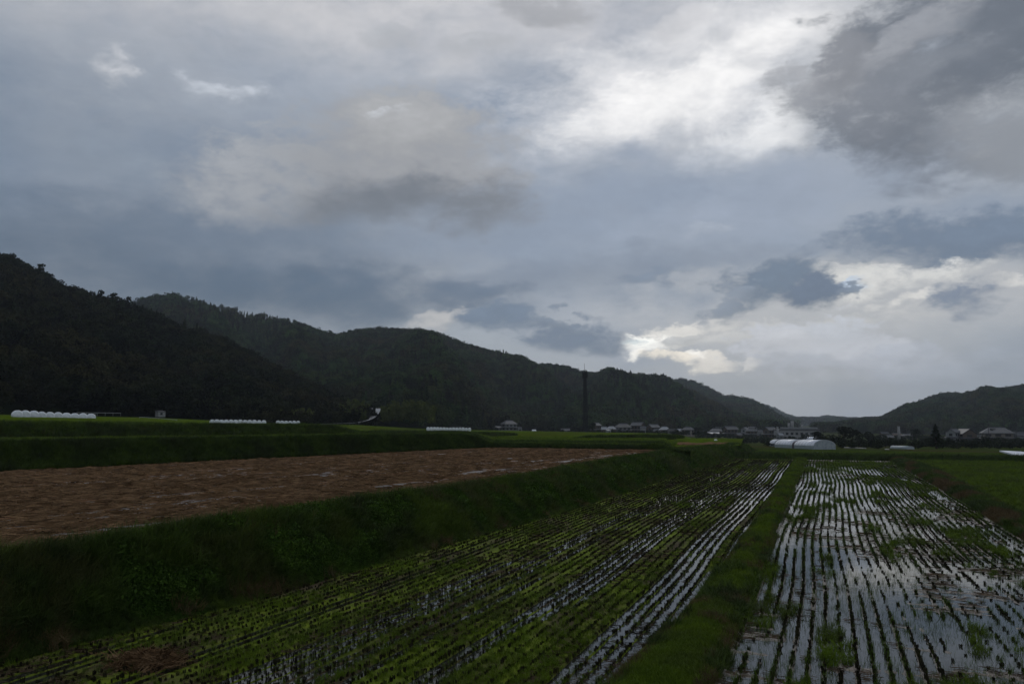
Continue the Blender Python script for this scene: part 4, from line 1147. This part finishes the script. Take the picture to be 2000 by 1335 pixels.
def house(label, q, py, D, wpx, hpx, wall, roof, kind='hip', storeys=2, turn=.4, lower=True, name='house', depth=.75, nwin=3):
    b = at(q, py, D) if D else ground_at(q, py)
    dist = math.hypot(b[0], b[1]); k = dist / FPX
    b = b.copy(); b[2] = min(b[2], b[2])
    w, h = wpx * k, hpx * k
    e = tag(empty(name, b, face(b) + turn), label, name.replace('_', ' '))
    w = w / (abs(math.cos(turn)) + depth * abs(math.sin(turn))); d = w * depth
    rh = min(h * .36, d * .38) if kind != 'flat' else .3
    hw = h - rh
    MB().box(-w / 2, w / 2, -d / 2, d / 2, -2.5, hw).build('wall', wall, e)
    o_ = min(.9, w * .08); X0, X1, Y0, Y1 = -w / 2 - o_, w / 2 + o_, -d / 2 - o_, d / 2 + o_; z0 = hw - .12
    mb = MB()
    if kind == 'flat': mb.box(X0, X1, Y0, Y1, hw + .002, hw + rh)
    else:
        ins = d * .42 if kind == 'hip' else 0.0
        v = [(X0, Y0, z0), (X1, Y0, z0), (X1, Y1, z0), (X0, Y1, z0), (X0 + ins, 0, h), (X1 - ins, 0, h)]
        t_ = .16
        v2 = [(x, y, z + t_) for x, y, z in v]
        mb.add(v + v2, [(0, 1, 5, 4)[::-1], (2, 3, 4, 5)[::-1], (6, 7, 11, 10), (8, 9, 10, 11), (7, 8, 11), (9, 6, 10), (0, 4, 3), (1, 2, 5), (0, 1, 7, 6), (1, 2, 8, 7), (2, 3, 9, 8), (3, 0, 6, 9)] if kind == 'hip' else
               [(0, 4, 5, 1), (2, 5, 4, 3), (6, 7, 11, 10), (8, 9, 10, 11), (0, 1, 7, 6), (2, 3, 9, 8), (1, 5, 11, 7), (5, 2, 8, 11), (3, 4, 10, 9), (4, 0, 6, 10)])
    ro = mb.build('roof', roof, e)
    if kind != 'flat':
        ins = d * .42 if kind == 'hip' else 0
        MB().box(X0 + ins - .1, X1 - ins + .1, -.18, .18, h + .05, h + .38).build('ridge', roof, ro)
        if kind == 'gable':
            for sx in (-1, 1):
                x0, x1 = sorted((sx * (w / 2 - .02), sx * (w / 2 - .2)))
                MB().add([(x0, -d / 2 + .05, hw - .05), (x1, -d / 2 + .05, hw - .05), (x1, d / 2 - .05, hw - .05), (x0, d / 2 - .05, hw - .05), (x0, 0, h - .25), (x1, 0, h - .25)],
                         [(3, 2, 1, 0), (0, 1, 5, 4), (2, 3, 4, 5), (1, 2, 5), (3, 0, 4)]).build('gable', wall, e)
    if storeys == 2 and lower and kind != 'flat':
        zl = hw * .5; p_ = min(1.3, w * .13)
        mb = MB()
        a = [(-w / 2, -d / 2), (w / 2, -d / 2), (w / 2, d / 2), (-w / 2, d / 2)]; c = [(-w / 2 - p_, -d / 2 - p_), (w / 2 + p_, -d / 2 - p_), (w / 2 + p_, d / 2 + p_), (-w / 2 - p_, d / 2 + p_)]
        v = [(x, y, zl + .45) for x, y in a] + [(x, y, zl) for x, y in c] + [(x, y, zl - .12) for x, y in c]
        fs = []
        for i in range(4):
            j = (i + 1) % 4; fs += [(4 + i, 4 + j, j, i), (8 + i, 8 + j, 4 + j, 4 + i)]
        mb.add(v, fs).build('lower_roof', roof, e)
    wm = {}
    for s in range(storeys):
        zz = hw * (.16 if storeys == 2 and s == 0 else (.66 if s else .25)); wh = min(1.4, hw * (.24 if storeys == 2 else .4))
        for i in range(nwin):
            cx = -w / 2 + w * (i + .5) / nwin; ww = w / nwin * .30
            MB().box(cx - ww, cx + ww, -d / 2 - .05, -d / 2 + .03, zz, zz + wh).build('window', M['pane'], e)
        for sx in (-1, 1):
            x0, x1 = sorted((sx * (w / 2 - .03), sx * (w / 2 + .05)))
            MB().box(x0, x1, -d * .2, d * .15, zz, zz + wh).build('window', M['pane'], e)
    return e


W_, G_, B_, T_ = M['wall_white'], M['wall_grey'], M['wall_brown'], M['wall_beige']
TD, TG, TN = M['tile_dark'], M['tile_grey'], M['tin']
e = house('white two storey house with hipped roof alone before the ridge', 994, 841, 470, 30, 20, W_, TG, 'hip', 2, .5)
house('low annex joined to the left of the lone white house', 974, 841, 474, 22, 9, G_, TG, 'hip', 1, .2, name='annex', nwin=2)
house('white garage at the right end of the lone white house', 1015, 842, 466, 9, 8, W_, TG, 'gable', 1, .3, name='garage', nwin=1)
# village row behind the green terrace
house('small shed with grey roof left of the tower', 1104, 846, 470, 17, 9, G_, TG, 'gable', 1, .2, name='shed', nwin=1)
house('dark tall house right behind the tower', 1164, 847, 475, 20, 21, B_, TG, 'gable', 2, 1.0)
house('low house with pale roof right of the tower', 1176, 847, 480, 16, 13, B_, TN, 'gable', 1, .1)
house('low house with pale roof and dark front left of the grey two storey house', 1194, 847, 485, 18, 14, B_, TN, 'hip', 1, .2)
house('grey two storey house with wide hipped roof', 1217, 847, 488, 30, 20, G_, TD, 'hip', 2, .35)
house('dark house with long grey gable roof', 1246, 847, 492, 26, 22, B_, TG, 'gable', 2, -.5)
house('white walled house end beside the dark gabled house', 1256, 848, 486, 11, 15, W_, TG, 'gable', 1, .2, nwin=1)
house('dark house with steep sloping grey roof', 1276, 848, 490, 24, 19, B_, TG, 'gable', 2, .7)
house('low pale front house below the steep roofed one', 1282, 848, 478, 14, 10, G_, TG, 'hip', 1, -.2)
house('low hipped house with pale roof and dark front', 1298, 848, 485, 20, 14, B_, TN, 'hip', 1, .2)
house('small flat roofed pale building between two hipped houses', 1312, 848, 482, 14, 11, G_, TG, 'flat', 1, .2)
house('little house with a bright white lean roof', 1327, 849, 480, 13, 11, B_, TN, 'gable', 1, .9)
house('hipped house with beige side wall at the right end of the left village', 1344, 850, 480, 24, 16, T_, TG, 'hip', 2, -.5, lower=False)
b = at(1188, 847, 440); shed('tiny white van like shed in front of the pale roofed houses', b, 1.9, 2.4, 1.9, .35, W_, TN, face(b) + .5)
# village in the middle, behind the greenhouse
mid = [
    ('open barn with bright white tin roof', 1393, 851, 20, 7, B_, TN, 'gable', 1, .05, 'barn'),
    ('house with pale grey roof right behind the white roofed barn', 1398, 850, 22, 13, B_, TG, 'hip', 1, .2, 'house'),
    ('house with flat pale roof at the back of the barn', 1404, 849, 12, 15, W_, TN, 'flat', 1, .2, 'house'),
    ('big dark house with broad gable left of centre in the middle village', 1427, 853, 26, 20, B_, TD, 'gable', 2, .5, 'house'),
    ('low shed with slanted grey roof before the big dark house', 1442, 855, 14, 9, B_, TG, 'gable', 1, .8, 'shed'),
    ('house with pale gable end near the tall pole', 1455, 852, 14, 17, W_, TG, 'gable', 2, 1.2, 'house'),
    ('dark house with grey hipped roof next to the tall pole', 1468, 853, 20, 16, B_, TG, 'hip', 2, .2, 'house'),
    ('house with one long sloping grey roof behind the tall pole', 1470, 851, 18, 17, G_, TG, 'gable', 2, -.6, 'house'),
    ('low house with small white wall patch right of the pole', 1488, 852, 16, 12, W_, TD, 'gable', 1, .3, 'house'),
    ('dark farmhouse with steep pale edged gable', 1504, 855, 24, 20, B_, TG, 'gable', 2, .8, 'house'),
    ('small white hut above the left end of the greenhouse', 1524, 858, 12, 11, W_, TN, 'gable', 1, .7, 'hut'),
    ('dark house with hipped roof in front of the factory', 1574, 855, 16, 15, B_, TD, 'hip', 2, .4, 'house'),
    ('low blue grey roofed house right of the grove', 1733, 861, 24, 13, B_, TG, 'gable', 1, .3, 'house'),
    ('dark gabled house at the right end of the grove', 1727, 857, 18, 16, B_, TD, 'gable', 1, .5, 'house'),
    ('pinkish low building under a small square chimney', 1752, 855, 18, 11, M['pinkwall'], TG, 'flat', 1, .2, 'building'),
    ('long low house with grey roof left of the thin pole', 1772, 857, 22, 11, G_, TG, 'hip', 1, .2, 'house'),
    ('two storey farmhouse with white wall and steep dark gable', 1863, 864, 27, 29, W_, TD, 'gable', 2, 1.15, 'house'),
    ('large farmhouse with broad dark gable and timber front', 1886, 864, 40, 29, B_, TD, 'gable', 2, -1.1, 'house'),
    ('low pale building behind the large dark farmhouse', 1917, 860, 18, 14, W_, TD, 'flat', 1, .1, 'building'),
    ('long house with wide pale grey roof behind the poles', 1948, 864, 54, 31, T_, TG, 'hip', 2, .12, 'house'),
    ('dark roofed house with white band cut by the right edge', 1996, 864, 32, 22, W_, TD, 'gable', 1, .5, 'house'),
]
for (lb, q, py, w, h, wl, rf, kd, st, tn, nm) in mid:
    if q > 1700: w, h = w * .85, h * .8
    house(lb, q, py, None, w, h, wl, rf, kd, st, tn, name=nm)
# factory with silos
b = ground_at(1556, 853); b = at(1556, 853, 560); e = tag(empty('factory', b, face(b)), 'long low pale factory with silos at the valley mouth', 'factory')
MB().box(-14, 14, -6, 6, -3, 4.6).build('wall', M['concrete'], e)
MB().box(-14.5, 14.5, -6.5, 6.5, 4.6, 5.2).build('roof', TD, e)
MB().box(-10, 13, -5, 5, 5.2, 6.3).build('upper_wall', W_, e)
for x_, h_, r_ in ((-2.5, 10.5, 1.0), (-4.5, 9.2, .8), (3.5, 8.2, .7)):
    MB().tube((x_, 0, 5), (x_, 0, h_), r_, r_, 12).build('silo', M['concrete'], e, True)
for i in range(9): MB().box(-12.6 + i * 3, -11 + i * 3, -6.05, -5.97, 1.5, 3).build('window', M['pane'], e)
for q, top, D, lb in ((1519, 833, 540, 'short pale chimney left of the factory'), (1756, 832, 470, 'small pale square chimney above the pinkish building')):
    b = at(q, 853, D); hh = hgt(b, q, top)
    e = tag(empty('chimney', b), lb, 'chimney'); MB().tube((0, 0, -2), (0, 0, hh - .4), .8, .6, 10).build('shaft', M['concrete'], e, True); MB().tube((0, 0, hh - .4), (0, 0, hh), .75, .75, 10).build('cap', M['concrete'], e, True)

# ------------------------------------------------------------------ tower
b = at(1143.5, 846, 400); top = at(1143.5, 727, 400)[2] - b[2]
e = tag(empty('lattice_tower', b, face(b) + .35), 'tall dark lattice radio tower with platform and thin mast', 'tower')
r0, r1 = 1.0, .44
cr = lambda z: r0 + (r1 - r0) * (z / top) ** .8
for sx in (-1, 1):
    for sy in (-1, 1):
        mb = MB(); zs = np.linspace(-1, top, 9)
        for a, c in zip(zs, zs[1:]): mb.tube((sx * cr(max(a, 0)), sy * cr(max(a, 0)), a), (sx * cr(c), sy * cr(c), c), .15, .13, 6)
        mb.build('leg', M['dark_steel'], e)
mb = MB(); zs = np.linspace(0, top, 23)
for i, (a, c) in enumerate(zip(zs, zs[1:])):
    for k in range(4):
        s0 = [(-1, -1), (1, -1), (1, 1), (-1, 1)][k]; s1 = [(-1, -1), (1, -1), (1, 1), (-1, 1)][(k + 1) % 4]
        mb.tube((s0[0] * cr(a), s0[1] * cr(a), a), (s1[0] * cr(c), s1[1] * cr(c), c), .065, .065, 4)
        mb.tube((s1[0] * cr(a), s1[1] * cr(a), a), (s0[0] * cr(c), s0[1] * cr(c), c), .065, .065, 4)
        mb.tube((s0[0] * cr(c), s0[1] * cr(c), c), (s1[0] * cr(c), s1[1] * cr(c), c), .065, .065, 4)
br = mb.build('bracing', M['dark_steel'], e); br['kind'] = 'stuff'
MB().tube((0, 0, 0), (0, 0, top), .18, .15, 8).build('cable_duct', M['dark_steel'], e)
MB().tube((0, 0, top - 3.0), (0, 0, top - 2.8), 1.3, 1.3, 14).build('platform', M['dark_steel'], e)
MB().tube((0, 0, top - .2), (0, 0, top), 1.1, 1.1, 14).build('platform', M['dark_steel'], e)
for k in range(6):
    a = k * math.pi / 3; x_, y_ = 1.2 * math.cos(a), 1.2 * math.sin(a)
    MB().box(x_ - .16, x_ + .16, y_ - .12, y_ + .12, top - 2.7, top - .3 + (.9 if k % 2 else .2)).build('antenna_panel', M['dark_steel'], e)
MB().tube((-.25, 0, top), (-.25, 0, top + 4.6), .09, .06, 6).build('mast', M['dark_steel'], e)
MB().box(-2.5, -.3, -3.5, -1.8, -.5, 1.8).build('equipment_box', M['dark_steel'], e)

# ------------------------------------------------------------------ greenhouses
def tunnel(label, c0, c1, w, h, name='greenhouse', sections=((0, .47), (.53, 1)), film='film', side=True, ribs=14, endgrid=True):
    c0, c1 = Vector(c0), Vector(c1); L = (c1 - c0).length; rz = math.atan2((c1 - c0).y, (c1 - c0).x)
    slope = math.asin((c1 - c0).z / L)
    e = tag(empty(name, c0, rz), label, 'greenhouse'); e.rotation_euler = (0, -slope, rz)
    hs = h * .38
    def arc(n, z_lo=hs, grow=0.0):
        out = []
        for i in range(n + 1):
            a = math.pi * i / n; out.append(((w / 2 + grow) * math.cos(a), hs + (h - hs + grow) * math.sin(a)))
        return out
    for (s0, s1) in sections:
        A_ = arc(16); B_2 = arc(16, grow=-.03); v, f = [], []
        for x in (s0 * L, s1 * L):
            v += [(x, y, z) for y, z in A_] + [(x, y, z) for y, z in B_2]
        n = 17
        for i in range(n - 1):
            f += [(i, i + 1, 2 * n + i + 1, 2 * n + i), (n + i, 3 * n + i, 3 * n + i + 1, n + i + 1), (i, n + i, n + i + 1, i + 1), (2 * n + i, 2 * n + i + 1, 3 * n + i + 1, 3 * n + i)]
        link('roof_film', me_from('roof_film', v, f, M[film], True), e)
        if side:
            for sy in (-1, 1):
                y0, y1 = sorted((sy * w / 2, sy * (w / 2 - .04)))
                MB().box(s0 * L, s1 * L, y0, y1, -.3, hs).build('side_film', M['film_side'], e)
    if len(sections) > 1:  # dark sheet fills the open gap between the film sections
        s0, s1 = sections[0][1], sections[1][0]; A_ = arc(16, grow=-.08); v, f = [], []
        for x in (s0 * L, s1 * L): v += [(x, y, z) for y, z in A_]
        for i in range(16): f.append((i, i + 1, 17 + i + 1, 17 + i))
        link('gap_band', me_from('gap_band', v, f, M['film_gap'], True), e)
        for sy in (-1, 1):
            y0, y1 = sorted((sy * (w / 2 - .08), sy * (w / 2 - .12)))
            MB().box(s0 * L, s1 * L, y0, y1, -.3, hs).build('gap_wall', M['film_gap'], e)
    A_ = arc(16, grow=.02)
    rm = MB()
    pr = [(w / 2, -.3)] + A_ + [(-w / 2, -.3)]
    for a, c in zip(pr, pr[1:]): rm.tube((0, a[0], a[1]), (0, c[0], c[1]), .025, .025, 4)
    rm = rm.mesh('rib', M['steel'])
    for i in range(ribs + 1): link('rib', rm, e, (L * i / ribs, 0, 0))
    for x in (0.02, L - .02):
        v = [(x, y, z) for y, z in arc(16, grow=-.05)] + [(x, -w / 2 + .05, -.3), (x, w / 2 - .05, -.3)]
        link('end_film', me_from('end_film', v, [tuple(range(len(v)))], M['film_side']), e)
        if endgrid:
            mb = MB()
            for y in np.linspace(-w / 2 * .8, w / 2 * .8, 7):
                zt = hs + (h - hs) * math.sqrt(max(0, 1 - (y / (w / 2)) ** 2)); mb.tube((x, y, -.3), (x, y, zt), .035, .035, 4)
            for z in (hs * .5, hs, hs + (h - hs) * .5):
                yy = w / 2 * math.sqrt(max(0, 1 - max(0, (z - hs) / (h - hs)) ** 2)); mb.tube((x, -yy, z), (x, yy, z), .035, .035, 4)
            mb.build('end_frame', M['steel'], e)
    return e


def gp(q, py): p = ground_at(q, py); return p
g0, g1 = ground_at(1532, 873.5), ground_at(1611, 877.2)
tunnel('large white film greenhouse with a dark band across its roof', g0, g1, 4.8, 2.1)
g2 = ground_at(1519, 871.5); dv = (g1 - g0) / np.linalg.norm(g1 - g0)
tunnel('white rounded end of a second greenhouse behind the left end of the large one', g2 - dv * .5 + np.array([-.6, 4.5, 0]), g2 + dv * 4 + np.array([-.6, 4.5, 0]), 3.6, 1.9, sections=((0, 1),), ribs=4, side=False, film='film', endgrid=False)
g3 = ground_at(1572, 861)
tunnel('little white domed tunnel above the large greenhouse roof', g3, g3 + np.array([5.0, 2.5, 0]), 3.6, 2.4, sections=((0, 1),), ribs=4, endgrid=False)
g4, g5 = ground_at(1745, 875.5), ground_at(1779, 877)
tunnel('low silver crop tunnel in front of the dark bushes', g4, g5, 1.6, .75, sections=((0, 1),), ribs=6, film='film_side', endgrid=False)
# pale strips and sheets
def strip(label, c, name='plastic_sheet', mat='sheet', n=12, cat='plastic sheet', th=.12): slab(name, c, M[mat], th, label, cat, None, n, .12, 191)
strip('wide wet plastic sheet covering the crop bed at the right edge', [on(1952, 880.5, .62), on(2075, 888, .62), on(2060, 901, .45), on(1993, 892, .45)])
strip('narrow white plastic strip lying aslant left of the greenhouse', [at(1417, 863, 172), at(1432, 862.5, 172), at(1446, 857.2, 212), at(1438, 857.2, 212)])
strip('thin pale concrete path edge right of the greenhouse', [ground_at(1645, 874.0), ground_at(1692, 876.2), ground_at(1692, 875.2), ground_at(1645, 873.2)], 'path_edge', 'concrete', 6, 'path edge', .14)
strip('short pale concrete edge left of the silver tunnel', [ground_at(1728, 877.8), ground_at(1737, 878), ground_at(1737, 876.9), ground_at(1728, 876.8)], 'path_edge', 'concrete', 4, 'path edge', .14)
b = at(1043, 842.3, 300); o = link('wrapped_bale', BALE[0], None, b, face(b) + 1.3); tag(o, 'single low white bale right of the lone white house', 'bale'); o.scale = (.8, 1.3, .6)
b = at(1398, 862.5, 165); o = link('wrapped_bale', BALE[1], None, b, face(b) + .5); tag(o, 'single white bundle on the grass left of the slanting white strip', 'bale'); o.scale = (.4, .5, .45)
for q, lb in ((1597.5, 'left one of two short white posts on the green field'), (1607, 'right one of two short white posts on the green field')):
    b = ground_at(q, 891.5); e = tag(empty('marker_post', b), lb, 'post', 'two white posts on the green field')
    MB().tube((0, 0, -.2), (0, 0, .62), .05, .045, 8).build('post', W_, e); MB().tube((0, 0, .62), (0, 0, .7), .06, .03, 8).build('cap', W_, e)

# ------------------------------------------------------------------ utility poles
def pole(q, pb, pt_, label, D=None, arms=2, r=.16, stay=False, top_px=None):
    b = at(q, pb, D) if D else ground_at(q, pb); h = hgt(b, q, pt_)
    e = tag(empty('utility_pole', b, face(b) + .5), label, 'utility pole', 'utility poles of the village')
    MB().tube((0, 0, -1), (0, 0, h), r, r * .7, 8).build('shaft', M['pole'], e)
    for k in range(arms):
        z = h - .4 - k * 1.0
        a = MB().box(-.95, .95, -.06, .06, z, z + .12).build('crossarm', M['dark_steel'], e)
        for x in (-.8, 0, .8): MB().tube((x, 0, z + .122), (x, 0, z + .32), .06, .04, 6).build('insulator', M['dark_steel'], a)
    if r > .13: MB().tube((.42, 0, h - 3.4), (.42, 0, h - 2.4), .28, .28, 10).build('transformer', M['pole'], e, True)
    if stay: MB().tube((-2.6, -.5, -1), (0, 0, h * .62), .13, .11, 7).build('stay_pole', M['pole'], e)
    return b, h


PB = []
for args in [(1475, 858, 826, 'tall dark pole in front of the middle village'), (1783, 864, 822, 'thin dark pole left of the big cone shaped tree'),
             (1904, 862, 822, 'pole directly right of the large dark farmhouse'), (1932, 866, 817, 'pole in front of the left end of the long pale roof'),
             (1963, 863, 816, 'pole rising above the right half of the long pale roof'), (1987, 866, 815, 'pole with a slanting stay at the right edge')]:
    PB.append(pole(*args, stay='stay' in args[3]))
for i, (q, pt_, D, lb) in enumerate(((1609, 829, 520, 'thin pole right of the factory'), (1626, 829, 540, 'thin pole left of the tallest round tree'), (1690, 832, 520, 'thin pole behind the right half of the grove'), (1870, 826, 560, 'thin pole behind the farmhouse with the steep gable'))):
    pole(q, 858, pt_, lb, D, 1, .12)
for i in range(2, 5):
    (a, ha), (c, hc) = PB[i], PB[i + 1]
    for k in range(2):
        p0, p1 = Vector(a) + Vector((0, 0, ha - .15 - k * 1.0)), Vector(c) + Vector((0, 0, hc - .15 - k * 1.0))
        mb = MB(); pts = [p0.lerp(p1, t_) - Vector((0, 0, 1.6 * t_ * (1 - t_) * 2)) for t_ in np.linspace(0, 1, 9)]
        for s0, s1 in zip(pts, pts[1:]): mb.tube(s0, s1, .03, .03, 4)
        w = mb.build('power_line', M['dark_steel'])
        nm = ['the farmhouse pole and the next', 'the two poles before the long pale roof', 'the last two poles at the right edge'][i - 2]
        tag(w, f'{"upper" if k == 0 else "lower"} wire between {nm}', 'power line')

# ------------------------------------------------------------------ haze
hz = MB().box(-5400, 5400, -5400, 5400, -13, 205).build('haze', None)
hm = bpy.data.materials.new('haze'); hm.use_nodes = True; ht = hm.node_tree; ht.nodes.clear()
pv = nd(ht, 'ShaderNodeVolumePrincipled', ins={'Color': (.78, .88, 1, 1), 'Density': 0.00011, 'Anisotropy': 0.5})
nd(ht, 'ShaderNodeOutputMaterial', ins={1: pv.outputs[0]})
hz.data.materials.append(hm)
tag(hz, 'thin pale haze filling the valley', 'haze', kind='stuff')
